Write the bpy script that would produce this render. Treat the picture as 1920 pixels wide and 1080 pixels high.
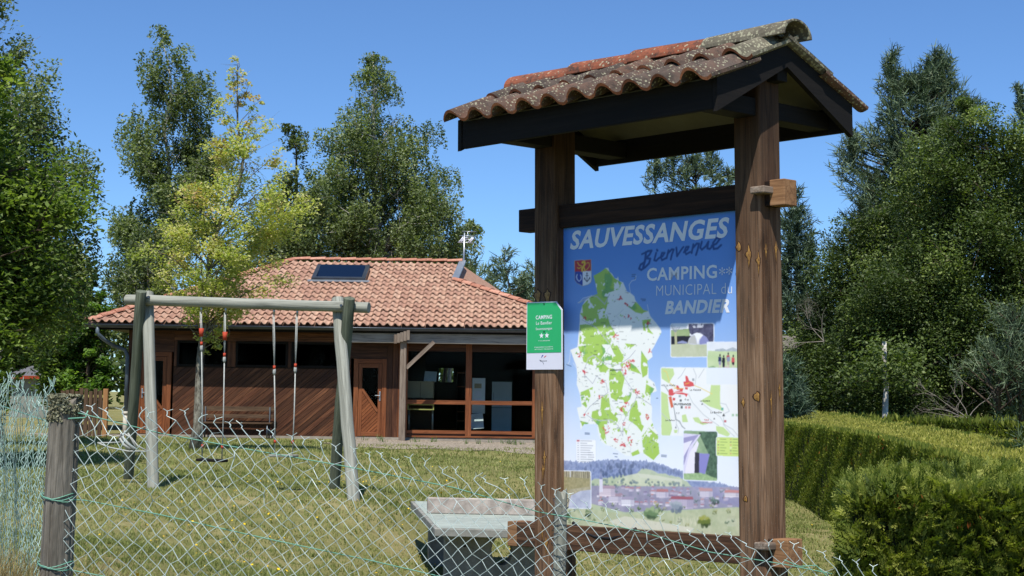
import bpy, math, random
import numpy as np
from mathutils import Vector
random.seed(7); RNG = np.random.default_rng(11)
for o in list(bpy.data.objects): bpy.data.objects.remove(o)
SC = bpy.context.scene; COL = SC.collection

# ---------------------------------------------------------------- camera, sky, sun, exposure
EYE = 1.6; F = 2700.0; HOR = 740.0; ROLL = 0.0132
PITCH = math.atan((HOR-540)/F)
cam = bpy.data.cameras.new('camera'); camo = bpy.data.objects.new('camera', cam); COL.objects.link(camo)
cam.sensor_width = 36; cam.lens = 36*F/1920; cam.clip_end = 3000; cam.clip_start = 0.05
_cp, _sp = math.cos(PITCH), math.sin(PITCH)
_r = np.array([1,0,0.]); _f = np.array([0,_cp,_sp]); _u = np.array([0,-_sp,_cp])
_c, _s = math.cos(ROLL), math.sin(ROLL)
CR, CU, CF = _c*_r+_s*_u, -_s*_r+_c*_u, _f
from mathutils import Matrix
camo.matrix_world = Matrix(((CR[0],CU[0],-CF[0],0),(CR[1],CU[1],-CF[1],0),(CR[2],CU[2],-CF[2],EYE),(0,0,0,1)))
SC.camera = camo
SUN_TO = np.array([-.083,-.47,.878]); SUN_TO /= np.linalg.norm(SUN_TO)
w = bpy.data.worlds.new('World'); SC.world = w; w.use_nodes = True
nt = w.node_tree; bg = nt.nodes['Background']
sky = nt.nodes.new('ShaderNodeTexSky'); sky.sky_type = 'NISHITA'; sky.sun_disc = False
sky.sun_elevation = math.asin(SUN_TO[2]); sky.sun_rotation = math.atan2(SUN_TO[0], SUN_TO[1])
sky.air_density = .9; sky.dust_density = 0.0; sky.ozone_density = 2.6; sky.altitude = 900
mu = nt.nodes.new('ShaderNodeMix'); mu.data_type = 'RGBA'; mu.blend_type = 'MULTIPLY'; mu.inputs[0].default_value = 1
mu.inputs[7].default_value = (.76, 1.03, 1.32, 1); nt.links.new(sky.outputs[0], mu.inputs[6]); nt.links.new(mu.outputs[2], bg.inputs[0]); bg.inputs[1].default_value = 0.095
sun = bpy.data.lights.new('sun', 'SUN'); sun.energy = 5.0; sun.angle = math.radians(0.53); sun.color = (1,.955,.89)
suno = bpy.data.objects.new('sun', sun); COL.objects.link(suno)
suno.rotation_euler = Vector(SUN_TO).to_track_quat('Z','Y').to_euler(); suno.location = (-5,-20,30)
SC.view_settings.view_transform = 'Standard'; SC.view_settings.look = 'None'
SC.view_settings.gamma = 1; SC.view_settings.exposure = 0.30; SC.view_settings.use_curve_mapping = False
SC.render.engine = 'CYCLES'; SC.cycles.max_bounces = 6; SC.cycles.transparent_max_bounces = 8
SC.cycles.caustics_reflective = False; SC.cycles.caustics_refractive = False

def at(px, py, Y):
    """world point at distance Y whose position was surveyed from the photograph"""
    d = (px-960)/F*CR-(py-540)/F*CU+CF
    d = d*(Y/d[1]); return np.array([d[0], Y, d[2]+EYE])
def hexc(h, a=1.0):
    h = h.lstrip('#'); c = [int(h[i:i+2],16)/255 for i in (0,2,4)]
    return tuple(((x/12.92) if x <= .04045 else ((x+.055)/1.055)**2.4) for x in c)+(a,)

# ---------------------------------------------------------------- materials
class NT:
    def __init__(s, name, rough=.7, spec=.3):
        s.m = bpy.data.materials.new(name); s.m.use_nodes = True; s.t = s.m.node_tree
        s.b = s.t.nodes['Principled BSDF']; s.out = s.t.nodes['Material Output']
        s.b.inputs['Roughness'].default_value = rough; s.b.inputs['Specular IOR Level'].default_value = spec
    def n(s, k, **kw):
        n = s.t.nodes.new(k)
        for a, v in kw.items(): setattr(n, a, v)
        return n
    def l(s, a, b): s.t.links.new(a, b)
    def attr(s, name): return s.n('ShaderNodeAttribute', attribute_name=name)
    def coord(s, kind='lc', scale=(1,1,1)):
        if kind == 'lc': o = s.attr('lc').outputs['Vector']
        elif kind == 'world': o = s.n('ShaderNodeNewGeometry').outputs['Position']
        else: o = s.n('ShaderNodeTexCoord').outputs['Object']
        mp = s.n('ShaderNodeMapping'); mp.inputs['Scale'].default_value = scale; s.l(o, mp.inputs['Vector']); return mp.outputs[0]
    def noise(s, vec, scale, detail=4, rough=.6, dist=0):
        n = s.n('ShaderNodeTexNoise'); n.inputs['Scale'].default_value = scale; n.inputs['Detail'].default_value = detail
        n.inputs['Roughness'].default_value = rough; n.inputs['Distortion'].default_value = dist; s.l(vec, n.inputs['Vector']); return n.outputs['Fac']
    def voro(s, vec, scale, feature='F1'):
        n = s.n('ShaderNodeTexVoronoi', feature=feature); n.inputs['Scale'].default_value = scale; s.l(vec, n.inputs['Vector']); return n
    def ramp(s, fac, stops):
        r = s.n('ShaderNodeValToRGB'); e = r.color_ramp.elements
        while len(e) < len(stops): e.new(.5)
        for i, (p, c) in enumerate(stops): e[i].position = p; e[i].color = c if len(c) == 4 else (*c, 1)
        s.l(fac, r.inputs[0]); return r.outputs[0]
    def mix(s, fac, a, b, mode='MIX'):
        m = s.n('ShaderNodeMix', data_type='RGBA', blend_type=mode)
        for v, i in ((fac, 0), (a, 6), (b, 7)):
            if hasattr(v, 'is_linked'): s.l(v, m.inputs[i])
            else: m.inputs[i].default_value = v
        return m.outputs[2]
    def math(s, op, a, b=0):
        m = s.n('ShaderNodeMath', operation=op)
        for v, i in ((a, 0), (b, 1)):
            if hasattr(v, 'is_linked'): s.l(v, m.inputs[i])
            else: m.inputs[i].default_value = v
        return m.outputs[0]
    def bump(s, h, st=.3, d=.01):
        b = s.n('ShaderNodeBump'); b.inputs['Strength'].default_value = st; b.inputs['Distance'].default_value = d
        s.l(h, b.inputs['Height']); s.l(b.outputs[0], s.b.inputs['Normal'])
    def col(s, c):
        if hasattr(c, 'is_linked'): s.l(c, s.b.inputs['Base Color'])
        else: s.b.inputs['Base Color'].default_value = c
        return s.m
G3 = lambda v: (v, v, v, 1)
def simple(name, c1, c2=None, scale=6, rough=.7, spec=.3, bump=0, metal=0, bs=None, bd=.004, kind='obj'):
    t = NT(name, rough, spec); t.b.inputs['Metallic'].default_value = metal
    v = t.coord(kind); f = t.noise(v, scale, 5, .65)
    t.col(t.mix(t.ramp(f, [(.3, G3(0)), (.7, G3(1))]), c1, c2 or c1))
    if bump: t.bump(t.noise(v, bs or scale*6, 4), bump, bd)
    return t.m
def wood(name, dark, mid, light, gs=38, stretch=.05, blotch=1.6, rough=.75, per_object=0.0, bump=.35, lb=.5, speck=False):
    t = NT(name, rough, .25)
    v = t.coord('lc', (1, 1, stretch)); f = t.noise(v, gs, 6, .7, .6)
    oi = t.n('ShaderNodeObjectInfo').outputs['Random']
    c = t.ramp(f, [(.32, dark), (.52, mid), (.74, light)])
    v2 = t.coord('lc', (1, 1, .35)); g = t.noise(v2, blotch*2, 4)
    c = t.mix(t.ramp(g, [(.35, G3(0)), (.75, G3(lb))]), c, light)
    if per_object:
        k = t.math('MULTIPLY_ADD', oi, per_object); k.node.inputs[2].default_value = 1-per_object*.6
        cc = t.n('ShaderNodeCombineColor')
        for i in range(3): t.l(k, cc.inputs[i])
        c = t.mix(1.0, c, cc.outputs[0], 'MULTIPLY')
    cr = t.voro(t.coord('lc', (1, 1, .03)), gs*.9, 'DISTANCE_TO_EDGE').outputs['Distance']
    c = t.mix(t.ramp(cr, [(0, G3(.55)), (.06, G3(0))]), c, dark)
    if speck:
        s_ = t.voro(t.coord('lc'), 90).outputs['Distance']
        c = t.mix(t.ramp(s_, [(.10, G3(.35)), (.2, G3(0))]), c, hexc('8d8478'))
    t.bump(f, bump, .004); return t.col(c)
def leafmat(name, cols, rough=.45, transl=.3, tint=(1.3,1.5,.5)):
    t = NT(name, rough, .2)
    a = t.attr('var').outputs['Fac']
    c = t.ramp(a, [(i/(len(cols)-1), hexc(h)) for i, h in enumerate(cols)])
    t.col(c)
    tr = t.n('ShaderNodeBsdfTranslucent'); c2 = t.mix(1.0, c, (*tint, 1), 'MULTIPLY'); t.l(c2, tr.inputs[0])
    mx = t.n('ShaderNodeMixShader'); mx.inputs[0].default_value = transl
    t.l(t.b.outputs[0], mx.inputs[1]); t.l(tr.outputs[0], mx.inputs[2]); t.l(mx.outputs[0], t.out.inputs[0])
    return t.m
def bark(name, d, l, scale=9, bd=.02):
    t = NT(name, .9, .1); v = t.coord('obj', (1, 1, .35)); f = t.noise(v, scale, 6, .75)
    t.bump(f, .8, bd); return t.col(t.ramp(f, [(.38, hexc(d)), (.6, hexc(l))]))
def glassmat(name, tint=(.55,.6,.6), f0=.12, refl=(.9,.95,1)):
    t = NT(name); tr = t.n('ShaderNodeBsdfTransparent'); tr.inputs[0].default_value = (*tint, 1)
    g = t.n('ShaderNodeBsdfGlossy'); g.inputs['Roughness'].default_value = .02; g.inputs[0].default_value = (*refl, 1)
    lw = t.n('ShaderNodeLayerWeight'); lw.inputs[0].default_value = f0
    mx = t.n('ShaderNodeMixShader'); t.l(lw.outputs['Fresnel'], mx.inputs[0]); t.l(tr.outputs[0], mx.inputs[1]); t.l(g.outputs[0], mx.inputs[2])
    t.l(mx.outputs[0], t.out.inputs[0]); return t.m
MAT = {}
def shade_by_height(m, z0, z1):
    """darkens timber with height, painting the shade under the roof into its colour"""
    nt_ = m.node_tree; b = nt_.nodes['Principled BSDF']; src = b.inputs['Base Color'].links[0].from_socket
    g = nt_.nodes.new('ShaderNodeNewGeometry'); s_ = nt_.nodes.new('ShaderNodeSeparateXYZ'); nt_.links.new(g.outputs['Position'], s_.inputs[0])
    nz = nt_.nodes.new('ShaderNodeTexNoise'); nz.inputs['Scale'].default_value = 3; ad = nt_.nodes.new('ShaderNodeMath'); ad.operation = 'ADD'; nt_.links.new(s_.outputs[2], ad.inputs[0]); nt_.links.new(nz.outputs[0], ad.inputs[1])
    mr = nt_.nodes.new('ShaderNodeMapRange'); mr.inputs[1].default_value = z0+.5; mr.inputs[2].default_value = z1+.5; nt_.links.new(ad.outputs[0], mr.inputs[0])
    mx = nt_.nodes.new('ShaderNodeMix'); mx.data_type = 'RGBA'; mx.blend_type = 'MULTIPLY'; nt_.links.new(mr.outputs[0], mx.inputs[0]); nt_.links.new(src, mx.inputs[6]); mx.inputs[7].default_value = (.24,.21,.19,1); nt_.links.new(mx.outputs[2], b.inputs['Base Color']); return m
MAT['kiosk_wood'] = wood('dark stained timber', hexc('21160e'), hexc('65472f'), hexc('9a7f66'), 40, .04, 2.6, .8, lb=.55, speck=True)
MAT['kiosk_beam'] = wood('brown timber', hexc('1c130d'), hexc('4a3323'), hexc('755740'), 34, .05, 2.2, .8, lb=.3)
shade_by_height(MAT['kiosk_wood'], 1.7, 2.9); shade_by_height(MAT['kiosk_beam'], 1.6, 2.5)  # roof shade painted into the colour of upper posts and beams
MAT['post_old'] = wood('weathered brown post', hexc('2c2923'), hexc('625c51'), hexc('969084'), 60, .03, 4, .85, lb=.7)
MAT['black_wood'] = wood('near black stained board', hexc('0a0807'), hexc('13100d'), hexc('1f1915'), 30, .05, 2, .8, lb=.2)
MAT['end_wood'] = wood('tan timber end', hexc('5a3d26'), hexc('8a6544'), hexc('a07c5a'), 30, .08, 2, .8, lb=.3)
MAT['knot'] = simple('resin knot', hexc('b0853f'), hexc('5e3d1e'), 70, .5, .4)
MAT['knot_ring'] = simple('dark knot ring', hexc('2a1a10'), hexc('3f2817'), 60, .7)
MAT['ply'] = simple('pale plywood soffit', hexc('74705c'), hexc('605c4a'), 3, .8)
MAT['clad'] = wood('reddish stained cladding', hexc('26150e'), hexc('4f2f1f'), hexc('7f563a'), 26, .04, 1.2, .55, per_object=.75, lb=.35)
MAT['frame_wood'] = wood('orange brown joinery', hexc('4e2a15'), hexc('7c482a'), hexc('99623e'), 24, .04, 1.2, .5, lb=.3)
MAT['door_board'] = wood('door boards', hexc('4e2a15'), hexc('80492a'), hexc('9c633c'), 24, .04, 1.2, .5, per_object=.3, lb=.3)
MAT['grey_beam'] = wood('silver grey beam', hexc('5f5a54'), hexc('8e877e'), hexc('ada69a'), 30, .04, 2, .85, lb=.5)
MAT['grey_post'] = wood('grey brown post', hexc('4b3f35'), hexc('7b6b5c'), hexc('9d9184'), 30, .04, 2, .85, lb=.5)
MAT['log_light'] = wood('pale grey log', hexc('62635a'), hexc('8b8c80'), hexc('a6a79a'), 22, .04, 1.5, .85, lb=.5)
MAT['log_dark'] = wood('green tinged log', hexc('34382e'), hexc('565c4b'), hexc('7c8270'), 22, .04, 1.5, .85, lb=.5)
MAT['bench'] = wood('old dark bench plank', hexc('2c2019'), hexc('54402f'), hexc('75604a'), 26, .05, 2, .85)
MAT['fresh'] = wood('fresh orange post', hexc('7c5530'), hexc('a0744a'), hexc('b58a60'), 26, .05, 2, .8)
def tilemat(name, cols, lichen, lich_amt, lich_scale, dark):
    t = NT(name, .85, .2); v = t.coord('world')
    oi = t.n('ShaderNodeObjectInfo').outputs['Random']; a = t.attr('var').outputs['Fac']
    s_ = t.math('FRACT', t.math('ADD', oi, a)); n1 = t.noise(v, 7, 5, .7)
    f = t.math('ADD', t.math('MULTIPLY', s_, .5), t.math('MULTIPLY', n1, .55))
    c = t.ramp(f, [(.2+.6*i/(len(cols)-1), hexc(h)) for i, h in enumerate(cols)])
    c = t.mix(t.ramp(t.noise(v, 16, 8, .85), [(.46, G3(0)), (.60, G3(dark))]), c, hexc('3a342f'))
    vd = t.voro(v, lich_scale).outputs['Distance']; nz = t.noise(v, lich_scale*.25, 3)
    nz2 = t.noise(v, 13, 4, .8); th = t.math('SUBTRACT', t.math('MULTIPLY', t.math('MULTIPLY', nz, lich_amt*2.0), nz2), vd)
    c = t.mix(t.ramp(th, [(.0, G3(0)), (.10, G3(.75))]), c, lichen)
    t.bump(t.noise(v, 60, 5), .5, .006); return t.col(c)
MAT['tile'] = tilemat('terracotta tile', ['9c7867','ad8873','ba9a84'], hexc('d9c8b4'), .14, 16, .22)
MAT['ridge'] = tilemat('ridge terracotta', ['a06b56','b78069','c8967f'], hexc('d0c4b0'), .3, 18, .4)
MAT['ktile'] = tilemat('weathered mossy tile', ['4a3f38','554a42','694e40','5a4f47'], hexc('a3a186'), .60, 60, .8)
MAT['kridge'] = tilemat('weathered ridge tile', ['56443b','744735','96543a','64483c'], hexc('a5a187'), .55, 46, .9)
MAT['kedge'] = tilemat('broken terracotta edge', ['84503a','a4623f','bb7550'], hexc('8d7f6a'), .2, 60, .4)
MAT['klichen'] = tilemat('lichen covered tile', ['5c5648','6d6858','7d7864'], hexc('9c9a80'), .8, 60, .5)
MAT['gutter'] = simple('dark zinc', hexc('4a5058'), hexc('5d646c'), 3, .35, .5, metal=.7)
MAT['zinc'] = simple('light zinc flashing', hexc('8d959c'), hexc('a2aab0'), 3, .4, .5, metal=.6)
MAT['pipe'] = simple('blue grey downpipe', hexc('4e5a64'), hexc('5b6872'), 3, .5, .4)
MAT['pvc'] = simple('cream plastic pipe', hexc('c9c3b4'), hexc('b5ae9d'), 4, .5)
MAT['steel'] = simple('steel', hexc('b4b8ba'), hexc('9aa0a2'), 8, .35, .5, metal=.8)
MAT['black'] = simple('black metal', hexc('141416'), hexc('1c1c1f'), 8, .5)
MAT['glass'] = glassmat('window glass', (.84,.88,.86), .08)
MAT['skyglass'] = glassmat('roof window glass', (.04,.06,.10), .62, (.85,.93,1))
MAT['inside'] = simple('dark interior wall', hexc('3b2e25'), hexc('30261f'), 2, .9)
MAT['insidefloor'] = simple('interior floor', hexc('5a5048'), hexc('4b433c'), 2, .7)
MAT['beige'] = simple('beige laminate', hexc('a8987a'), hexc('9a8b70'), 2, .6)
MAT['paper'] = simple('white paper', hexc('d9dde0'), hexc('c8cdd2'), 2, .7)
MAT['yellow'] = simple('yellow painted frame', hexc('c9c07a'), hexc('bdb46c'), 2, .6)
MAT['conc'] = simple('concrete', hexc('96958c'), hexc('6f6f68'), 7, .9, .2, .5, kind='world')
MAT['conc_top'] = simple('pale green worn concrete', hexc('9fa89e'), hexc('858c84'), 5, .85, .2, .3, kind='world')
MAT['conc_net'] = simple('stained concrete net', hexc('beb2a6'), hexc('857b72'), 9, .9, .2, .4, kind='world')
MAT['wallconc'] = simple('rendered base', hexc('9f978a'), hexc('827b70'), 5, .9, kind='world')
MAT['wire'] = simple('pvc coated galvanised wire', hexc('ccd6d2'), hexc('b2c6be'), 30, .35, .5, metal=.1)
MAT['wire_g'] = simple('green coated wire', hexc('7ba38e'), hexc('bccdc4'), 45, .4, .5, metal=.1)
MAT['tension'] = simple('green tension wire', hexc('78a893'), hexc('5f9a80'), 20, .4, .5)
MAT['rope'] = simple('dirty white rope', hexc('b9bab4'), hexc('8f938c'), 60, .9)
MAT['red'] = simple('red orange sleeve', hexc('b8452a'), hexc('a03a24'), 20, .7)
MAT['bark_grey'] = bark('lichened grey bark', '4a443c', '8f8d80', 14)
MAT['bark_birch'] = bark('birch bark', '6d675f', 'c9c5bb', 4, .008)
MAT['bark_brown'] = bark('brown bark', '2f2720', '5f5347', 8)
MAT['twig'] = bark('dead grey twigs', '6f675c', '938b7f', 8)
L_ = leafmat
MAT['lf_bright'] = L_('bright green leaves', ['32441d','51652f','758844','98a65a'], transl=.42)
MAT['lf_bush'] = L_('fresh green bush leaves', ['2f451c','496630','65853f','86a056'], transl=.45)
MAT['lf_birch'] = L_('birch leaves', ['434f33','5c6a44','7c885c','a0a882'], transl=.38)
MAT['lf_yellow'] = L_('yellowing maple leaves', ['84904c','a4ac64','bcbc7c','c8c08c','b4966a'], transl=.45)
MAT['lf_alder'] = L_('dark glossy alder leaves', ['26331a','3d4c27','586838','7f8d50'], .5, .32)
MAT['lf_pine'] = L_('pine needles', ['33412f','4b5b43','667759','82906e'], .55, .1)
MAT['lf_pine2'] = L_('blue green pine needles', ['344238','485a48','60745c','7e8e72'], .55, .1)
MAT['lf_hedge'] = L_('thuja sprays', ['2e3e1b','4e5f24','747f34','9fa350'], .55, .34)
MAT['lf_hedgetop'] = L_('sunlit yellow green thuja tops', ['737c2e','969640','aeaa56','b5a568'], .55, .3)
MAT['lf_rust'] = L_('rust brown dead sprays', ['6a3a18','8a4d20','a5652c'], .6, .2)
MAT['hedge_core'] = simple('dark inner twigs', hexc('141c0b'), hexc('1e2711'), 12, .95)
MAT['grass'] = L_('grass blades', ['64703a','7e874a','979b60','a9a474'], .65, .3, (1.1,1.2,.7))
MAT['drygrass'] = L_('dry straw', ['6d5c38','8d7a4e','a8976a','5e6a30'], .7, .3, (1.2,1.1,.7))
MAT['flower'] = simple('yellow petals', hexc('e8c81e'), hexc('e0a912'), 20, .6)
MAT['wflower'] = simple('white petals', hexc('dcdcd4'), hexc('c8c8c0'), 20, .6)
MAT['lichen'] = simple('lichen and moss', hexc('a9a88c'), hexc('6d6b50'), 40, .95, .1, .8, bd=.01)
MAT['shed_wall'] = simple('shed wall', hexc('8b8d84'), hexc('76786f'), 2, .8)
MAT['shed_roof'] = simple('grey felt roof', hexc('6d6c6e'), hexc('5c5b5d'), 3, .9)
MAT['orange'] = simple('orange red fascia', hexc('9c3a20'), hexc('8d331c'), 3, .6)
MAT['hose'] = simple('black rubber hose', hexc('17171a'), hexc('222225'), 8, .6)
MAT['sign_white'] = simple('white sign plate', hexc('dcdce6'), hexc('d3d3de'), 3, .4)
MAT['sign_green'] = simple('green sign face', hexc('30ae6b'), hexc('2ca765'), 3, .4)
MAT['ink_white'] = simple('white ink', hexc('e6eaee'), hexc('e0e4ea'), 8, .5)
MAT['ink_navy'] = simple('navy ink', hexc('10407f'), hexc('0f3a75'), 8, .5)
MAT['ink_dark'] = simple('dark ink', hexc('2e3338'), hexc('35393d'), 8, .5)
MAT['ink_red'] = simple('red ink', hexc('d8474e'), hexc('cf4048'), 8, .5)
MAT['ink_blue'] = simple('blue ink', hexc('3b3f9a'), hexc('3b3f9a'), 8, .5)
t = NT('printed board', .35, .4); t.col(t.attr('ink').outputs['Color']); MAT['print'] = t.m
# ground
t = NT('meadow ground', .95, .1); v = t.coord('world')
c = t.ramp(t.noise(v, .55, 6, .7), [(.3, hexc('6c6f42')), (.5, hexc('848052')), (.68, hexc('9d9268'))])
c = t.mix(t.ramp(t.noise(v, 5, 5, .75), [(.5, G3(0)), (.66, G3(.5))]), c, hexc('5e5a36'))
c = t.mix(t.ramp(t.noise(v, 30, 4, .8), [(.5, G3(0)), (.65, G3(.45))]), c, hexc('4e552c'))
t.bump(t.noise(v, 25, 5, .8), .8, .04); t.col(c); MAT['ground'] = t.m
t = NT('gravel', .95, .1); v = t.coord('world'); vv = t.voro(v, 32)
c = t.ramp(vv.outputs['Color'], [(.2, hexc('6f6558')), (.6, hexc('948a7b')), (.9, hexc('aaa093'))])
c = t.mix(t.ramp(t.noise(v, 1.8, 5, .7), [(.56, G3(0)), (.72, G3(.6))]), c, hexc('6a6844'))
t.bump(vv.outputs['Distance'], .6, .02); t.col(c); MAT['gravel'] = t.m

# ---------------------------------------------------------------- mesh helpers
def fast(name, V, Fc, mat, parent=None, attrs=None, smooth=False):
    """V (n,3), Fc (m,k) faces of k corners"""
    V = np.asarray(V, np.float32); Fc = np.asarray(Fc, np.int32); m = bpy.data.meshes.new(name); k = Fc.shape[1]
    m.vertices.add(len(V)); m.vertices.foreach_set('co', V.ravel())
    m.loops.add(Fc.size); m.loops.foreach_set('vertex_index', Fc.ravel())
    m.polygons.add(len(Fc)); m.polygons.foreach_set('loop_start', np.arange(0, Fc.size, k, dtype=np.int32))
    try: m.polygons.foreach_set('loop_total', np.full(len(Fc), k, np.int32))
    except Exception: pass
    for an, (ty, data) in (attrs or {}).items():
        a = m.attributes.new(an, ty, 'POINT')
        a.data.foreach_set({'FLOAT':'value','FLOAT_VECTOR':'vector','FLOAT_COLOR':'color'}[ty], np.asarray(data, np.float32).ravel())
    m.update(calc_edges=True)
    if smooth: m.polygons.foreach_set('use_smooth', np.ones(len(Fc), bool))
    m.materials.append(mat)
    o = bpy.data.objects.new(name, m); COL.objects.link(o)
    if parent is not None: o.parent = parent
    return o
class MB:
    def __init__(s, xf=None): s.v = []; s.f = []; s.lc = []; s.xf = xf; s.sm = []
    def add(s, V, Fc, lc=None, smooth=False):
        b = len(s.v); V = [tuple(p) for p in V]; s.v += V; s.lc += [tuple(p) for p in (lc if lc is not None else V)]
        s.f += [tuple(i+b for i in f) for f in Fc]; s.sm += [smooth]*len(Fc); return s
    def box(s, x0, x1, y0, y1, z0, z1, axis=None):
        V = [(x,y,z) for x in (x0,x1) for y in (y0,y1) for z in (z0,z1)]
        Fc = [(0,1,3,2),(4,6,7,5),(0,4,5,1),(2,3,7,6),(0,2,6,4),(1,5,7,3)]
        d = [abs(x1-x0), abs(y1-y0), abs(z1-z0)]; ax = d.index(max(d)) if axis is None else axis
        o = random.uniform(0, 9)
        lc = [(p[(ax+1)%3]+o, p[(ax+2)%3]+o*.7, p[ax]) for p in V]
        return s.add(V, Fc, lc)
    def obox(s, a, b, wd, ht, up=(0,0,1)):
        """beam from a to b, width wd (sideways), height ht along up"""
        a, b = np.array(a, float), np.array(b, float); d = b-a; L = np.linalg.norm(d); d /= L
        up = np.array(up, float); sd = np.cross(d, up); sd /= np.linalg.norm(sd); u = np.cross(sd, d)
        V = []; lc = []; o = random.uniform(0, 9)
        for t_, P in ((0,a),(L,b)):
            for i, j in ((-1,-1),(1,-1),(1,1),(-1,1)):
                V.append(P+sd*wd/2*i+u*ht/2*j); lc.append((wd/2*i+o, ht/2*j+o, t_))
        return s.add(V, [(3,2,1,0),(4,5,6,7),(0,1,5,4),(1,2,6,5),(2,3,7,6),(3,0,4,7)], lc)
    def prism(s, poly, y0, y1):
        """polygon in (x,z) extruded along y"""
        n = len(poly); V = [(x,y0,z) for x,z in poly]+[(x,y1,z) for x,z in poly]
        Fc = [tuple(range(n)), tuple(reversed(range(n, 2*n)))]+[(i,i+n,(i+1)%n+n,(i+1)%n) for i in range(n)]
        return s.add(V, Fc, [(p[2]*1, p[1], p[0]) for p in V])
    def tube(s, pts, rad, n=8, cap=True, smooth=True, jit=0):
        P = [np.array(p, float) for p in pts]; R_ = rad if hasattr(rad, '__len__') else [rad]*len(P)
        V = []; lc = []; L = 0; ref = np.array([0,0,1.]) if abs((P[-1]-P[0])[2]) < .9*np.linalg.norm(P[-1]-P[0]) else np.array([0,1.,0]); o = random.uniform(0, 9)
        for i, p in enumerate(P):
            t_ = P[min(i+1, len(P)-1)]-P[max(i-1, 0)]; t_ /= (np.linalg.norm(t_)+1e-9)
            a = np.cross(t_, ref); a /= np.linalg.norm(a)+1e-9; b = np.cross(t_, a)
            if i: L += np.linalg.norm(p-P[i-1])
            for k in range(n):
                q = 2*math.pi*k/n; r = R_[i]*(1+(random.uniform(-jit, jit) if jit else 0))
                V.append(p+r*(math.cos(q)*a+math.sin(q)*b)); lc.append((R_[i]*math.cos(q)+o, R_[i]*math.sin(q)+o, L))
        Fc = [(i*n+k, i*n+(k+1)%n, (i+1)*n+(k+1)%n, (i+1)*n+k) for i in range(len(P)-1) for k in range(n)]
        s.add(V, Fc, lc, smooth)
        if cap:
            b = len(s.v)-len(V); s.f += [tuple(b+k for k in reversed(range(n))), tuple(b+(len(P)-1)*n+k for k in range(n))]; s.sm += [False, False]
        return s
    def build(s, name, mat, parent=None):
        m = bpy.data.meshes.new(name); V = [s.xf(p) for p in s.v] if s.xf else s.v
        m.from_pydata([tuple(map(float, p)) for p in V], [], s.f); a = m.attributes.new('lc', 'FLOAT_VECTOR', 'POINT')
        a.data.foreach_set('vector', np.asarray(s.lc, np.float32).ravel())
        m.polygons.foreach_set('use_smooth', s.sm); m.materials.append(mat); m.update()
        o = bpy.data.objects.new(name, m); COL.objects.link(o)
        if parent is not None: o.parent = parent
        return o
def tag(o, label=None, cat=None, group=None, kind=None):
    for k, v in (('label', label), ('category', cat), ('group', group), ('kind', kind)):
        if v: o[k] = v
    return o
def thing(name, label, cat, group=None):
    o = bpy.data.objects.new(name, None); COL.objects.link(o); o.empty_display_size = .2; return tag(o, label, cat, group)
def bevel(o, wdt=.004, seg=2):
    m = o.modifiers.new('bevel', 'BEVEL'); m.width = wdt; m.segments = seg; m.limit_method = 'ANGLE'; return o
def inst(name, me, mat4, parent):
    o = bpy.data.objects.new(name, me); COL.objects.link(o); o.matrix_local = mat4
    if parent is not None: o.parent = parent
    return o

# ---------------------------------------------------------------- terrain
CTRL = np.array([(-3,5,-.92),(-1.9,5.6,-1.0),(-.6,5.9,-1.5),(.3,6.2,-1.95),(1.3,6.5,-2.05),(2.5,6.5,-2.1),(0,0,-1.6),(-4,0,-1.3),(4,0,-1.9),(0,-6,-1.6),
 (-.2,14.5,-2.1),(-.6,17,-2.02),(-.1,18.8,-1.95),(.8,15,-2.15),(-4.6,18.6,-1.26),(-5.5,20,-1.23),(-1.95,17.9,-1.27),(-2.4,19.3,-1.25),(-4,12,-1.25),(-2.4,12,-1.6),(-1.2,9,-1.75),
 (-6.2,29.5,-1.2),(-11,39,-1.25),(-4,39,-1.27),(1,39,-1.3),(6,39,-1.4),(0,28,-1.4),(4.9,29,-1.95),(5.3,23.8,-2.0),(4.4,16,-2.1),(3.5,11,-2.12),(2.6,8,-2.15),(4,8,-2.15),(2.6,24,-1.8),(10,20,-1.8),
 (12,33,-1.4),(0,55,-1.1),(-20,50,-1.1),(20,50,-1.1),(-15,25,-1.1),(0,90,-1),(-60,90,-1),(60,90,-1),(-60,20,-1),(60,20,-1.6),(0,400,-1),(300,200,-1),(-300,200,-1),(0,-200,-1.6)])
def gz(x, y):
    x = np.asarray(x, float); y = np.asarray(y, float)
    d = (x[..., None]-CTRL[:,0])**2+(y[..., None]-CTRL[:,1])**2
    wt = 1/(d+.6)**1.8
    return (wt*CTRL[:,2]).sum(-1)/wt.sum(-1)+EYE
def ax(a, b, st): return np.arange(a, b, st)
gx = np.unique(np.concatenate([ax(-500,-60,40), ax(-60,-16,3), ax(-16,12,.3), ax(12,60,3), ax(60,541,40)]))
gy = np.unique(np.concatenate([ax(-300,-12,24), ax(-12,3,1.5), ax(3,42,.3), ax(42,90,3), ax(90,900,50)]))
XX, YY = np.meshgrid(gx, gy); ZZ = gz(XX, YY)
def wob(x, y, s=1.0):
    return (np.sin(x*1.7*s+2*np.sin(y*.9*s))+np.sin(y*2.3*s+1.3*np.sin(x*1.1*s))+np.sin((x+y)*3.7*s))/3
ZZ = ZZ+.018*wob(XX, YY, 1.4)
nx_, ny_ = len(gx), len(gy); ii = np.arange(nx_*ny_).reshape(ny_, nx_)
q = np.stack([ii[:-1,:-1], ii[:-1,1:], ii[1:,1:], ii[1:,:-1]], -1).reshape(-1, 4)
tag(fast('ground', np.stack([XX, YY, ZZ], -1).reshape(-1, 3), q, MAT['ground'], smooth=True), kind='structure')
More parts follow.
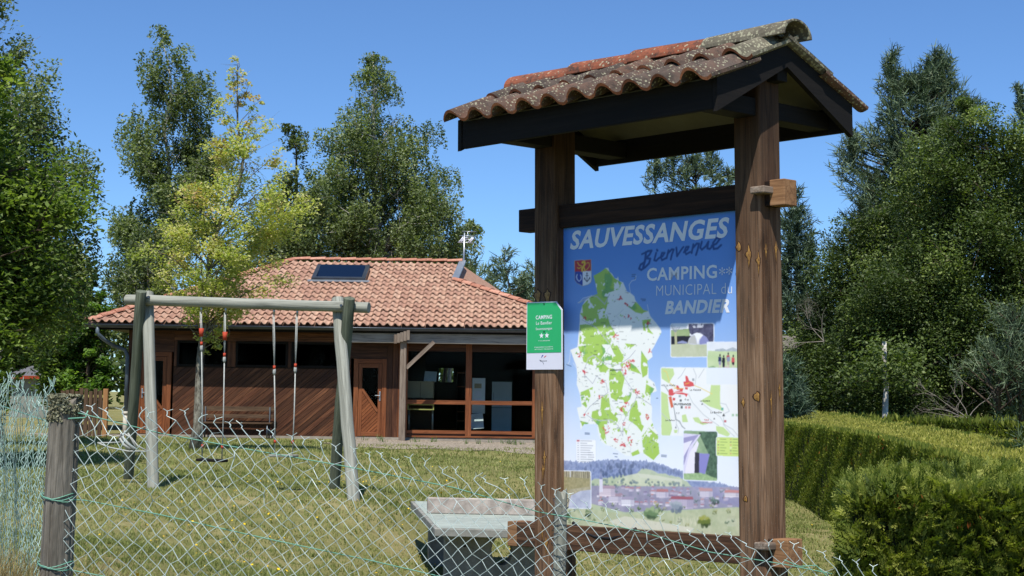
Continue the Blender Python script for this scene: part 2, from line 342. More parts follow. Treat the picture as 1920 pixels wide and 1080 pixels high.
def patch(name, x0, x1, y0, y1, mat, dz=.012):
    a = np.linspace(x0, x1, int((x1-x0)/.15)+2); b = np.linspace(y0, y1, int((y1-y0)/.15)+2); X, Y = np.meshgrid(a, b)
    tt = (Y-y0)/(y1-y0); Y = Y-(1-tt)*(.35*wob(X, Y*0, 1.1)+.12*wob(X*4, Y*0+3)); tx = (X-x0)/(x1-x0); X = X+(1-tx)**8*.4*wob(Y, Y*0, 2)
    Z = gz(X, Y)+.018*wob(X, Y, 1.4)+dz; i = np.arange(X.size).reshape(X.shape)
    qq = np.stack([i[:-1,:-1], i[:-1,1:], i[1:,1:], i[1:,:-1]], -1).reshape(-1, 4)
    return tag(fast(name, np.stack([X,Y,Z],-1).reshape(-1,3), qq, mat, smooth=True), kind='structure')
patch('gravel_strip', -4.4, 7, 34.8, 39.9, MAT['gravel'])
patch('gravel_path', -13, -10.3, 37.5, 40.5, MAT['gravel'])
# ---------------------------------------------------------------- map kiosk
KP = np.array([.2695, 7.3888, -.6488+EYE]); KU = np.array([.75832,-.65168,.01629]); KV = np.array([.78005,.62572,0]); KW = np.array([-.01143,.02287,.99967])
kx = lambda p: KP+p[0]*KU+p[1]*KV+p[2]*KW
PWD, PHT = 1.0567, 1.5115
kiosk = thing('map_kiosk', 'tall dark timber notice kiosk under its own little tiled roof, holding the printed camping map', 'notice kiosk')
def kbox(name, mat, *a, axis=None, bv=.004, parent=kiosk):
    return bevel(MB(kx).box(*a, axis=axis).build(name, mat, parent), bv)
PV0, PV1 = -.060, .084
POSTS = [(-.127, .017), (1.089, 1.233)]
pb_ = []
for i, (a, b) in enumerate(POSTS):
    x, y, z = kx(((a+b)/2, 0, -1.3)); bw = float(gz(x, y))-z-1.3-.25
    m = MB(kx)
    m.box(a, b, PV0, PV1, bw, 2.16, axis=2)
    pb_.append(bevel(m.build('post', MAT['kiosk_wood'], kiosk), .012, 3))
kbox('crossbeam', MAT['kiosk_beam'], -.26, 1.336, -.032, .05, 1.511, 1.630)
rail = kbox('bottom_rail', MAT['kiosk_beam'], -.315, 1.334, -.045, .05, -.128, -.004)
for a, b, n_, nm in ((1.26, 1.338, 1.5095, 'beam_end'), (1.256, 1.3365, -.1295, 'beam_end'), (-.318, -.255, -.1295, 'beam_end')):
    kbox(nm, MAT['end_wood'], a, b, -.0475 if n_ < 0 else -.0345, .052, n_, n_+(.127 if n_ < 0 else .122), axis=0)
for u0, w0 in ((1.205, 1.565), (1.20, -.052)):
    o = MB(kx).box(u0, u0+.075, -.10, .10, w0, w0+.034, axis=1).build('peg', MAT['grey_post'], kiosk); bevel(o, .006)
# knots with resin streaks on the post faces (u, w, size, streak) ; None face = front
def knot(pu, pw, s, st, face=0):
    m = MB(kx); n = 12; V = []; 
    for ring, hgt in ((1.0, .0008), (.55, .003), (0.0, .0018)):
        for k in range(n):
            q_ = 2*math.pi*k/n; rr = s*ring*(1+.18*math.sin(3*q_+pu*9)+.1*math.sin(5*q_))
            a_, b_ = rr*math.cos(q_)*.8, rr*math.sin(q_)*1.1
            if ring and math.sin(q_) > .97: b_ += st*.5*ring
            if ring and math.sin(q_) < -.97: b_ -= st*ring
            V.append((pu+a_, PV0-hgt, pw+b_) if face == 0 else (1.233+hgt, pu+a_, pw+b_))
    Fc = [(r_*n+k, r_*n+(k+1)%n, (r_+1)*n+(k+1)%n, (r_+1)*n+k) for r_ in range(2) for k in range(n)]
    m.add(V, Fc, smooth=True); ko = m.build('knot', MAT['knot'], kiosk)
    m = MB(kx); W2 = [((u_-(pu if face == 0 else 0))*1.5+(pu if face == 0 else 0), PV0-.0005, pw+(w_-pw)*1.22) if face == 0 else (1.2335, pu+(v_-pu)*1.5, pw+(w_-pw)*1.22) for u_, v_, w_ in V[:n]]
    m.add(W2, [tuple(range(n))]).build('knot_ring', MAT['knot_ring'], ko)
for pu, pw, s, st in ((1.112,1.33,.018,.01),(1.165,1.292,.02,.06),(1.216,1.26,.015,.07),(1.198,.635,.022,.0),(1.125,.61,.012,.02),(1.13,.17,.014,.0),(-.10,1.162,.028,.02),(-.035,1.16,.026,.03),(-.07,.57,.012,.10),(-.055,.33,.014,.08),(-.065,.27,.012,.05),(-.045,-.10,.018,.05),(-.07,-.05,.012,.03)):
    knot(pu, pw, s*.82, st*.8)
for pu, pw, s, st in ((-.03,1.31,.014,.05),(.04,1.32,.016,.06),(-.01,.62,.01,.09),(.05,.67,.012,.05)): knot(pu, pw, s*.8, st*.8, 1)
# ---- printed board
def homog(src, dst):
    A = []; b = []
    for (x, y), (X, Y) in zip(src, dst):
        A += [[x,y,1,0,0,0,-X*x,-X*y],[0,0,0,x,y,1,-Y*x,-Y*y]]; b += [X, Y]
    return np.append(np.linalg.solve(np.array(A), np.array(b)), 1).reshape(3,3)
HG = homog([(1050,985),(1391,1000),(1380,395),(1056,428)], [(0,0),(PWD,0),(PWD,PHT),(0,PHT)])
def uwp(pts):
    p = np.atleast_2d(np.array(pts, float)); q_ = np.c_[p, np.ones(len(p))]@HG.T; return q_[:,:2]/q_[:,2:]
BU0, BU1, BW0, BW1 = .004, 1.101, -.012, 1.53
SS = 2; GNX, GNY = 400, 560; NX, NY = GNX*SS, GNY*SS
IMG = np.zeros((NY, NX, 3)); _yy, _xx = np.mgrid[0:NY, 0:NX]
UU = BU0+(_xx+.5)/NX*(BU1-BU0); WW = BW0+(_yy+.5)/NY*(BW1-BW0)
def toi(pts):
    q_ = uwp(pts); return np.c_[(q_[:,0]-BU0)/(BU1-BU0)*NX, (q_[:,1]-BW0)/(BW1-BW0)*NY]
hc = lambda h: np.array(hexc(h)[:3])
def vnoise(sx, sy=None, oct=4, seed=0):
    r = np.random.default_rng(seed); out = np.zeros((NY, NX)); amp = 1; tot = 0; sy = sy or sx
    for o in range(oct):
        nx2, ny2 = int(sx*2**o)+2, int(sy*2**o)+2; g = r.random((ny2+1, nx2+1))
        fx = _xx[0]/NX*(nx2-1); fy = _yy[:,0]/NY*(ny2-1); ix = fx.astype(int); iy = fy.astype(int); tx = (fx-ix)[None,:]; ty = (fy-iy)[:,None]
        tx = tx*tx*(3-2*tx); ty = ty*ty*(3-2*ty)
        v_ = (g[iy][:,ix]*(1-tx)+g[iy][:,ix+1]*tx)*(1-ty)+(g[iy+1][:,ix]*(1-tx)+g[iy+1][:,ix+1]*tx)*ty
        out += v_*amp; tot += amp; amp *= .55
    return out/tot
def pmask(ip):
    ip = np.asarray(ip); x0, x1 = int(max(0, ip[:,0].min()-1)), int(min(NX, ip[:,0].max()+2)); y0, y1 = int(max(0, ip[:,1].min()-1)), int(min(NY, ip[:,1].max()+2))
    m = np.zeros((NY, NX), bool)
    if x1 <= x0 or y1 <= y0: return m
    X = _xx[y0:y1, x0:x1]+.5; Y = _yy[y0:y1, x0:x1]+.5; s_ = np.zeros(X.shape, bool); n = len(ip)
    for i in range(n):
        xa, ya = ip[i]; xb, yb = ip[(i+1)%n]
        if ya == yb: continue
        c_ = ((ya > Y) != (yb > Y)) & (X < (xb-xa)*(Y-ya)/(yb-ya)+xa); s_ ^= c_
    m[y0:y1, x0:x1] = s_; return m
def paint(m, c, a=1.0):
    c = hc(c) if isinstance(c, str) else c
    if c.ndim == 1: IMG[m] = IMG[m]*(1-a)+c*a
    else: IMG[m] = IMG[m]*(1-a)+c[m]*a
def poly(pts, c, a=1.0, clip=None, smooth=False):
    m = pmask(toi(pts)); m = m if clip is None else m & clip; paint(m, c, a); return m
def rrect(x0, y0, x1, y1, r=3, skew=0):
    P = []
    for cx_, cy_, a0 in ((x0+r,y0+r,180),(x1-r,y0+r,270),(x1-r,y1-r,0),(x0+r,y1-r,90)):
        for k in range(5): q_ = math.radians(a0+k*22.5); P.append((cx_+r*math.cos(q_), cy_+r*math.sin(q_)))
    return [(x, y+skew*(x-x0)) for x, y in P]
def line(pts, wpx, c, a=1.0, clip=None):
    ip = toi(pts); wd = wpx*NX/345/2
    for (xa, ya), (xb, yb) in zip(ip[:-1], ip[1:]):
        x0, x1 = int(max(0, min(xa,xb)-wd-1)), int(min(NX, max(xa,xb)+wd+2)); y0, y1 = int(max(0, min(ya,yb)-wd-1)), int(min(NY, max(ya,yb)+wd+2))
        if x1 <= x0 or y1 <= y0: continue
        X = _xx[y0:y1,x0:x1]; Y = _yy[y0:y1,x0:x1]; L2 = (xb-xa)**2+(yb-ya)**2+1e-9
        t_ = np.clip(((X-xa)*(xb-xa)+(Y-ya)*(yb-ya))/L2, 0, 1); d = np.hypot(X-xa-t_*(xb-xa), Y-ya-t_*(yb-ya))
        m = np.clip(wd+.5-d, 0, 1)*a
        if clip is not None: m = m*clip[y0:y1,x0:x1]
        IMG[y0:y1,x0:x1] = IMG[y0:y1,x0:x1]*(1-m[...,None])+hc(c)*m[...,None]
A_ = lambda *p: [(1040+x/4.153, 380+y/4.153) for x, y in p]
B_ = lambda *p: [(1040+x/4.5, 640+y/4.5) for x, y in p]
C_ = lambda *p: [(960+x/3.31, 840+y/3.31) for x, y in p]
D_ = lambda *p: [(1230+x/8.306, 590+y/8.306) for x, y in p]
E_ = lambda *p: [(1230+x/4.694, 680+y/4.694) for x, y in p]
# background gradient
tt = np.clip(WW/PHT, 0, 1); stops = [(0,'f2f4f8'),(.2,'e9eef8'),(.33,'d3e0f5'),(.5,'a9c6ee'),(.68,'84abe6'),(.85,'5e92dd'),(1,'4a83d4')]
for k in range(3): IMG[...,k] = np.interp(tt, [s_[0] for s_ in stops], [hc(s_[1])[k] for s_ in stops])
glow = np.exp(-(((UU-.78)/.32)**2+((tt-.25)/.12)**2))*.4; IMG[:] = IMG*(1-glow[...,None])+hc('f4f6fa')*glow[...,None]
N1, N2, N3, N4 = vnoise(14,20,4,1), vnoise(40,56,4,2), vnoise(110,150,3,3), vnoise(8,10,5,4)
# commune map
outline = A_((315,560),(370,530),(410,500),(430,500),(440,530),(460,545),(480,580),(500,580),(505,565),(512,600),(545,610),(575,680),(600,690),(630,715),(640,750),(700,820),(740,830),(755,870),(790,910),(830,960),(840,990))+B_((845,30),(825,60),(835,110),(790,150),(800,210),(800,290),(850,330),(870,400),(820,420),(815,500),(830,540),(825,640),(845,710),(880,760),(880,820),(895,930),(840,990),(780,960),(740,930),(660,960),(600,955),(520,900),(480,880),(430,865),(390,830),(370,760),(360,690),(250,690),(220,740),(215,660),(200,600),(190,550),(230,540),(215,430),(190,350),(195,280),(190,200),(160,120),(140,60),(200,35))+A_((205,910),(205,860),(225,790),(250,750),(300,715),(345,700),(330,620))
om = poly(outline, 'eef1ec')
greens = [A_((315,560),(410,500),(440,530),(480,580),(530,610),(520,660),(430,690),(420,790),(400,850),(230,850),(225,790),(300,715),(345,700)), A_((205,850),(300,840),(420,860),(440,930),(480,1000),(470,1090),(200,1090),(205,940),(270,930)),
 A_((560,780),(610,800),(640,760),(720,830),(690,850),(640,840)), A_((640,750),(740,830),(700,840)), A_((690,900),(760,890),(740,960),(780,1010),(700,980)),
 B_((205,30),(400,0),(440,70),(390,150),(330,190),(250,160)), B_((470,210),(560,220),(600,290),(570,420),(530,490),(480,460),(465,330)), B_((345,190),(430,180),(470,215),(430,245),(360,245)), B_((440,80),(490,100),(500,140),(430,150)),
 B_((220,420),(330,370),(310,450),(270,550),(235,520)), B_((400,450),(460,430),(480,580),(540,640),(530,690),(420,690),(440,860),(390,800),(370,700),(310,640),(320,580),(390,560)),
 B_((650,520),(700,480),(720,600),(740,680),(700,700),(630,650)), B_((740,60),(800,150),(790,260),(750,290),(735,200)), B_((740,790),(800,710),(880,780),(890,930),(840,990),(755,930)), B_((650,930),(710,900),(725,940),(660,960)),
 B_((470,0),(540,20),(600,130),(570,150),(510,90)), B_((600,0),(700,10),(640,50)), B_((780,340),(850,380),(800,470),(770,420)), B_((215,660),(290,680),(240,720)), B_((690,640),(760,700),(740,750),(700,700)), B_((620,140),(700,200),(740,260),(650,230)),B_((590,730),(620,740),(610,780))]
gm = np.zeros((NY,NX), bool)
for g in greens: gm |= pmask(toi(g))
gm = (gm & (N2 > .34)) | (om & (N2*.6+N4*.4 > .66))
gm &= om; paint(gm, 'a9cc60'); paint(gm & (N1 > .60), '96c054'); paint(gm & (N1 > .66), '7db264')
for g in (A_((480,640),(500,600),(520,640),(490,660)),): poly(g, 'eef1ec')
rr = random.Random(5)
for pts in (B_((260,300),(250,240),(290,130),(335,105),(400,160),(510,190),(560,175),(600,300),(640,360),(700,440),(680,500),(610,610),(580,680),(580,790)), B_((255,600),(300,540),(360,490),(440,430),(455,420),(440,340),(360,280),(325,345),(255,270)), B_((255,600),(320,645),(390,660),(480,650),(540,700),(580,790)), A_((200,770),(300,715),(340,720),(400,780),(440,700)), A_((220,900),(330,960),(430,1080)), B_((700,440),(820,520)), B_((560,175),(640,120),(690,60))):
    line(pts, 1.3, 'ffffff'); line(pts, .7, '6f7688')
for k in range(26):
    x0, y0 = rr.uniform(1085,1225), rr.uniform(540,830); p = [(x0,y0)]
    for j in range(5): p.append((p[-1][0]+rr.uniform(-9,9), p[-1][1]+rr.uniform(2,10)))
    line(p, .45, 'b9bfc4', 1, om)
for k in range(230):
    x0, y0 = rr.uniform(1082,1238), rr.uniform(510,855); line([(x0,y0),(x0+rr.uniform(-1.5,4),y0+rr.uniform(-1,1))], rr.uniform(.5,1.1), rr.choice(['33404a','4a5a55','55705a']), .8, om)
for k in range(60):
    x0, y0 = rr.uniform(1082,1238), rr.uniform(560,850); l_ = rr.uniform(4,9); line([(x0,y0),(x0+l_,y0+.2)], .9, '3c464a', .75, om)
def blotch(cx_, cy_, n, sp, c='d2474f'):
    for k in range(n):
        a_ = rr.uniform(0, 6.28); x0, y0 = cx_+rr.gauss(0, sp), cy_+rr.gauss(0, sp); l_ = rr.uniform(1.5, 3.5); line([(x0,y0),(x0+l_*math.cos(a_),y0+l_*math.sin(a_))], rr.uniform(1,2), c, .95)
for p_, n_, sp in ((A_((520,735))[0],9,2.5),(A_((572,785))[0],6,1.6),(A_((590,875))[0],7,2.4),(A_((735,925))[0],7,2.2),(A_((480,1030))[0],7,2.6),(A_((245,885))[0],5,2),(B_((215,95))[0],6,2),(B_((258,245))[0],8,2.3),(B_((408,330))[0],8,2),(B_((620,190))[0],14,3.5),(B_((590,240))[0],10,2.5),(B_((655,150))[0],10,2.5),(B_((695,410))[0],10,2.8),(B_((570,550))[0],9,3),(B_((615,515))[0],5,1.5),(B_((785,620))[0],9,2.6),(B_((260,605))[0],5,2),(B_((593,680))[0],4,1.8),(B_((445,745))[0],9,3),(B_((520,820))[0],6,2.5),(B_((640,815))[0],8,2.8),(B_((580,865))[0],10,3),(B_((380,455))[0],4,1.6),(B_((808,65))[0],6,1.6)):
    blotch(*p_, n_, sp)
for p_ in (A_((190,770),(210,760),(230,735),(300,715)), A_((600,690),(590,630),(610,600),(640,590),(645,560)), A_((740,830),(730,780)), B_((140,60),(130,160),(110,190)), B_((160,170),(190,215))): line(p_, .8, 'dfe8f4')
for p_ in (A_((612,552),(640,550)),A_((612,566),(636,564)),A_((680,738),(718,740)),A_((690,750),(715,750)),A_((640,575),(634,585)),B_((105,185),(145,200)),B_((840,340),(848,356)),B_((865,462),(878,462)),B_((255,765),(295,768)),B_((255,776),(295,778)),B_((495,940),(535,942)),B_((510,965),(530,968)),B_((905,945),(950,948)),B_((905,957),(948,960))): line(p_, 1.1, '33527c')
# crest
sh = [(1080.5,487),(1112,484.5),(1112,522),(1111,527),(1106,531),(1095.5,534),(1085,529),(1080.5,523)]
poly(sh, 'd9c26a')
poly([(1081,487.5),(1111.5,485),(1111.5,506),(1081,507.5)], 'b52a3a'); poly([(1081,507.5),(1095.7,506.8),(1095.7,533.5),(1085,528.5),(1081,523)], '2748a8'); poly([(1095.7,506.8),(1111.5,506),(1111.5,521),(1110.5,526.5),(1106,530.5),(1095.7,533.5)], 'e6e8f0')
Z_ = lambda *p: [(1040+x/6.356, 390+y/6.356) for x, y in p]
for p_, w_ in ((Z_((350,640),(375,630),(380,660),(360,690),(345,720),(350,740)),3.4),(Z_((375,660),(365,690),(375,715),(378,740)),2.2),(Z_((345,690),(310,710),(290,700)),1.4),(Z_((340,680),(310,670),(300,650),(290,640)),1.4),(Z_((385,735),(415,710),(435,680),(430,645),(410,640),(400,655)),1.1),(Z_((350,735),(340,745)),1.6),(Z_((365,640),(385,645)),1.6)): line(p_, w_, 'e2b93a')
for p_ in (Z_((285,780),(275,810),(285,840),(305,860)), Z_((325,785),(335,810),(330,840),(308,862))): line(p_, 1.1, 'c9d2ee'); line([(x+1.0,y) for x,y in p_], .7, 'c9d2ee')
for p_, w_ in ((Z_((404,775),(404,865)),1.2),(Z_((388,795),(420,793)),1.1),(Z_((375,820),(385,845),(404,865),(422,845),(436,815)),1.5),(Z_((375,820),(370,835)),1.4),(Z_((436,815),(440,832)),1.4),(Z_((396,768),(404,760),(412,768),(404,778),(396,768)),.9)): line(p_, w_, '1e2a4c')
# legend card
poly(rrect(1079,822.5,1118,870,2), 'd5deee'); poly(rrect(1079.8,823.3,1117.2,869.2,1.6), 'f4f5f8')
poly([(1081,823.8),(1086.5,823.8),(1086.5,826.8),(1081,826.8)], 'd2474f')
for k in range(10):
    y_ = 825.5+k*4.4; line([(1088,y_),(1088+rr.uniform(8,26),y_+.2)], .9, '666c78', .8)
    if k > 4: line([(1102,y_),(1102+rr.uniform(6,12),y_+.2)], .9, '555b66', .8)
    line([(1082,y_),(1085,y_)], .8, '8a90a0')
# village photograph strip
ridge = C_((290,72),(330,80),(400,82),(470,85),(540,70),(620,66),(700,70),(780,72),(870,76),(930,92),(1000,115),(1060,130),(1120,170),(1200,190),(1300,205),(1370,225),(1430,240))
land = ridge+C_((1440,560),(280,560)); lm = pmask(toi(land)); jag = vnoise(120,6,3,9)
yi = np.interp(np.arange(NX), toi(ridge)[:,0], toi(ridge)[:,1])[None,:]
lm = (_yy < yi+(jag-.5)*16) & (UU >= 0)
dep = yi-_yy; d_ = dep/NX*345
def mixc(a, b, f): return hc(a)*(1-f[...,None])+hc(b)*f[...,None]
def disc(x, y, r, c, al=.9, sq=1.0):
    ip = toi([(x, y)])[0]; rp_ = r*NX/345; ry = rp_*sq; x0, x1 = int(max(0, ip[0]-rp_-1)), int(min(NX, ip[0]+rp_+2)); y0, y1 = int(max(0, ip[1]-ry-1)), int(min(NY, ip[1]+ry+2))
    if x1 <= x0 or y1 <= y0: return
    d = np.hypot((_xx[y0:y1,x0:x1]-ip[0])/rp_, (_yy[y0:y1,x0:x1]-ip[1])/ry); m = np.clip((1.05-d)*3, 0, 1)*al
    IMG[y0:y1,x0:x1] = IMG[y0:y1,x0:x1]*(1-m[...,None])+hc(c)*m[...,None]
def bush(x, y, r, cols, n=14, sq=.9):
    for k in range(n): a_ = rr.uniform(0, 6.28); q_ = rr.random()**.6*r; disc(x+q_*math.cos(a_), y+q_*math.sin(a_)*sq, rr.uniform(.16,.34)*r, cols[min(len(cols)-1, int((1-(math.sin(a_)*q_/r*.5+.5))*len(cols)))], .8)
paint(lm, mixc('6878a8','95a2c6', np.clip(N3*1.6-.3,0,1)))
mead = lm & (d_ > 20+9*np.sin(UU*7)+14*(N1-.5)); paint(mead, mixc('a8b79a','c4cba8', N2))
for k in range(170):                                             # forest edge, hazy with distance
    x = rr.uniform(1050,1292); y0 = np.interp(x, [p[0] for p in ridge], [p[1] for p in ridge]); t_ = rr.random(); disc(x, y0+3+t_*15*(1.25-(x-1050)/300), rr.uniform(1.2,2.6), rr.choice(['5f70a0','53648f','7484ad','8794b8','46577f']), .7, 1.5)
for k in range(60): x = rr.uniform(1126,1185); disc(x, rr.uniform(870,893)-(x-1155)*.02, rr.uniform(1.6,3.2), rr.choice(['42557c','384a70','50648a','5f7296']), .85, 1.3)
poly(C_((640,215),(700,170),(780,150),(900,160),(1060,190),(1060,225),(860,235)), mixc('c3c9a8','d9dbc2', N2), .85); poly(C_((780,150),(1060,185),(1050,198),(800,178)), 'd5d6c0', .8)
for k in range(70): x = rr.uniform(1110,1290); disc(x, rr.uniform(897,912), rr.uniform(1.5,3.4), rr.choice(['6d7f88','5c6f78','84948f','74887a']), .8, .8)
poly(C_((490,235),(1430,225),(1430,350),(1160,370),(700,400),(490,350)), mixc('837ca2','a69eba', N2), .85)
def house(X0, Y0, wd_, ht_, wall, rf, rh=2.4, win='6a6488'):
    poly([(X0,Y0),(X0+wd_,Y0),(X0+wd_,Y0+ht_),(X0,Y0+ht_)], wall); poly([(X0+wd_*.72,Y0),(X0+wd_,Y0),(X0+wd_,Y0+ht_),(X0+wd_*.72,Y0+ht_)], '8f88a8', .35)
    poly([(X0-.6,Y0+.2),(X0+wd_+.6,Y0+.2),(X0+wd_-.9,Y0-rh),(X0+1.1,Y0-rh)], rf); line([(X0-.6,Y0+.3),(X0+wd_+.6,Y0+.3)], .5, '5f5878', .6)
    for r0 in range(max(1, int(ht_//3.4))):
        for j in range(max(1, int(wd_//2.3))): line([(X0+1.2+j*2.3,Y0+1.4+r0*3),(X0+1.2+j*2.3,Y0+2.5+r0*3)], .8, win, .85)
for band in range(5):
    for k in range(26):
        X0 = 1112+rr.random()*272; Y0 = 913+band*7.2+rr.uniform(-2.2,2.2)
        if rr.random() < .34: bush(X0, Y0+2, rr.uniform(2.4,4.4), ['42545a','587068','78908a'], 9)
        else: house(X0, Y0, rr.uniform(4,10), rr.uniform(3.2,6), rr.choice(['cfc6d6','dcd4de','b9b0ca','e6dfe6','c2b4c4']), rr.choice(['b27f8a','c08c90','9c8499','8d7f9c','c89690','a9909c']))
for x0,y0,x1,y1,cw,cr in ((990,310,1130,370,'cbbfd0','a3606c'),(680,318,760,360,'ece8ef','a99fb6'),(600,300,680,340,'d9d2de','a8909c'),(900,265,975,300,'dbd2de','b87f80'),(1170,255,1250,290,'ddd5e0','c08e8c'),(1325,262,1420,290,'e4dae0','c47a74'),(540,250,640,300,'e2d2da','b39aa8'),(1340,425,1400,475,'eef0f2','77747c')):
    p0, p1_ = C_((x0,y0),(x1,y1)); house(p0[0], p0[1], p1_[0]-p0[0], p1_[1]-p0[1], cw, cr, 5.5)
poly(C_((541,190),(549,160),(552,140),(555,160),(562,190),(562,275),(541,275)), 'dcd7e4'); poly(C_((541,192),(549,165),(552,140),(555,165),(562,192)), '7d84aa')
poly(C_((290,385),(500,385),(700,412),(1000,395),(1180,372),(1430,352),(1430,560),(290,560)), mixc('a3ae86','cfcfb0', N2), .9)
for k in range(34): bush(rr.uniform(1050,1388), rr.choice([rr.uniform(945,958),rr.uniform(972,984)]), rr.uniform(2.5,5.5), rr.choice([['44573a','6a7f52','93a172'],['4a5b4c','6c8068','98a68a'],['6a7248','8f9460','b3b283']]), 12)
bush(1322, 976, 11, ['3f4f2a','6c7a3a','a3a552'], 60); bush(1222, 962, 12, ['4a5f44','6f8860','9db084'], 60); bush(1268, 948, 12, ['6c7888','8f98a4','aab0b8'], 50); bush(1342, 935, 8, ['3c4e48','587068','7c9080'], 30); bush(1060, 968, 9, ['33452e','4c6240','6b8058'], 30); bush(1100, 965, 7, ['33452e','4c6240','6b8058'], 24)
poly(C_((700,425),(1130,490),(1130,515),(700,500),(600,460)), 'dcd8c6', .75)
for k in range(60): x = rr.uniform(1262,1312); y = rr.uniform(972,990); line([(x,y),(x+rr.uniform(-.6,.6),y-rr.uniform(4,9))], .5, 'e6e0c8', .6)
hz = np.clip(1-d_/40, 0, 1)*.16; IMG[lm] = IMG[lm]*(1-hz[lm])[:,None]+hc('dfe4f2')*hz[lm][:,None]
# insets
def inset(x0,y0,x1,y1,r=3,skew=-.02,bd=1.3):
    poly(rrect(x0-bd,y0-bd,x1+bd,y1+bd,r+bd*.6,skew), 'e8edf6'); return pmask(toi(rrect(x0,y0,x1,y1,r,skew)))
m = inset(1260,603.5,1339,664.5); paint(m, mixc('e9ecf4','f4f4f8', N2))
cl = m
poly(D_((240,205),(540,180),(540,300),(240,300)), mixc('a9b98a','8fa672', N2), 1, cl); poly(D_((520,110),(620,90),(920,80),(920,420),(700,420),(540,250),(520,180)), mixc('2f2b45','6b6a86', N3), 1, cl)
poly(D_((560,110),(700,100),(760,110),(740,160),(600,170)), mixc('dfe0ea','6a6a80', (N3>.5)*1.), .8, cl)
poly(D_((240,300),(560,290),(560,420),(240,430)), '26242e', 1, cl); poly(D_((240,430),(500,410),(920,405),(920,640),(240,640)), mixc('b5bc98','cfd2b8', N2), 1, cl)
poly(D_((300,215),(335,215),(345,430),(310,430)), 'b9b894', 1, cl)
for k in range(14): line(D_((318,240),(318+rr.uniform(-70,70),rr.uniform(110,220))), .5, '8f929c', .9, cl)
poly(D_((505,405),(530,330),(580,270),(640,245),(700,245),(750,280),(800,310),(850,400),(780,425),(560,425)), 'cfd0de', 1, cl); poly(D_((600,260),(650,240),(745,275),(690,330),(665,420),(640,330)), 'f2f3f8', 1, cl); poly(D_((690,360),(745,280),(800,310),(850,400),(690,425)), '8c8fc0', 1, cl); poly(D_((505,405),(560,300),(620,280),(650,420)), 'b9b9b0', .8, cl)
poly(D_((350,390),(430,365),(500,390),(500,410),(350,410)), '9aa0c8', .9, cl)
m = inset(1328,637,1395,713.5,3,-.01); cl = m; paint(m, mixc('dde2ea','eceef2', N2))
poly(D_((800,520),(1300,520),(1300,1040),(800,1040)), mixc('b9cf9a','d3e0b4', N2), 1, cl); poly(D_((930,500),(1050,480),(1100,500),(1200,460),(1290,500),(1290,525),(930,525)), mixc('93a0a8','c0c8d0', N3), .9, cl)
poly(D_((1000,850),(1060,760),(1140,760),(1150,860),(1140,1040),(980,1040)), 'cfb4b0', 1, cl); poly(D_((800,780),(900,750),(1000,800),(1020,900),(960,1010),(810,1000)), mixc('6f9460','a9c596', N3), 1, cl); poly(D_((1150,860),(1290,820),(1290,1040),(1140,1040)), mixc('c6cf9e','b5b488', N2), 1, cl)
for x_, t1, b1, ct, cb in ((1003,575,740,'2f3560','8f90a8'),(1060,590,780,'26242f','2f2c3c'),(1130,550,740,'b5485a','b9ae9c'),(1207,585,740,'cf5a60','3c2c34')):
    poly(D_((x_-22,t1+35),(x_+22,t1+35),(x_+26,t1+110),(x_-26,t1+110)), ct, 1, cl); poly(D_((x_-20,t1+105),(x_+22,t1+105),(x_+18,b1),(x_-14,b1)), cb, 1, cl); line(D_((x_,t1+8),(x_,t1+20)), 2.6, '2a2226', 1, cl)
    line(D_((x_-9,b1),(x_-9,b1+75)), 1.3, 'd9c9c0', 1, cl); line(D_((x_+12,b1),(x_+12,b1+75)), 1.3, 'd0beb6', 1, cl); line(D_((x_-9,b1+80),(x_+14,b1+80)), 1.2, '3a3640', .8, cl)
poly(D_((1112,610),(1160,610),(1160,680),(1112,680)), '8d97b0', 1, cl)
hik = m
m = inset(1241.5,685,1400,812.5,3,.0)&~hik & ~pmask(toi([(1326,600),(1400,600),(1400,714.5),(1326,714.5)])); paint(m, 'f0f1f0'); cl = m
poly([(1326.5,636),(1328,636),(1328,714.8),(1400,714.8),(1400,713),(1329,713)], 'e8edf6')
for g in (E_((50,25),(160,30),(170,80),(120,160),(60,120)), E_((50,230),(110,260),(120,400),(150,560),(130,625),(55,620)), E_((490,170),(570,170),(570,340),(600,400),(480,360),(400,310),(480,260)), E_((235,440),(270,430),(290,500),(240,500)), E_((330,460),(380,455),(410,500),(470,510),(420,525),(350,495)), E_((535,530),(600,540),(660,600),(640,625),(540,590)), E_((165,570),(200,570),(190,600),(170,600))): poly(g, 'c3dc8c', .9, cl)
for g in (E_((75,50),(100,60),(130,160),(200,210)), E_((300,160),(400,200),(500,250))): line(g, 1.2, 'e8d27a', 1, cl)
for g in (E_((270,20),(230,90),(200,120)), E_((335,30),(360,90),(350,170)), E_((55,180),(90,190),(120,240)), E_((160,370),(190,480),(240,540),(260,560)), E_((185,480),(185,560)), E_((290,250),(330,330),(420,430),(500,490),(560,530)), E_((410,330),(480,390),(570,450),(610,520),(680,560),(730,620)), E_((50,420),(130,500)), E_((200,600),(205,560),(185,520)), E_((430,30),(380,110)), E_((600,430),(600,520),(660,590),(700,625)), E_((570,330),(620,340),(650,400),(610,420))):
    line(g, 1.0, 'c3c7ca', 1, cl)
line(E_((120,240),(150,330),(165,380),(180,480),(215,495),(235,540),(262,560)), 1.3, '8f9498', 1, cl); line(E_((55,180),(80,175),(120,240)), 1.2, '8f9498', 1, cl)
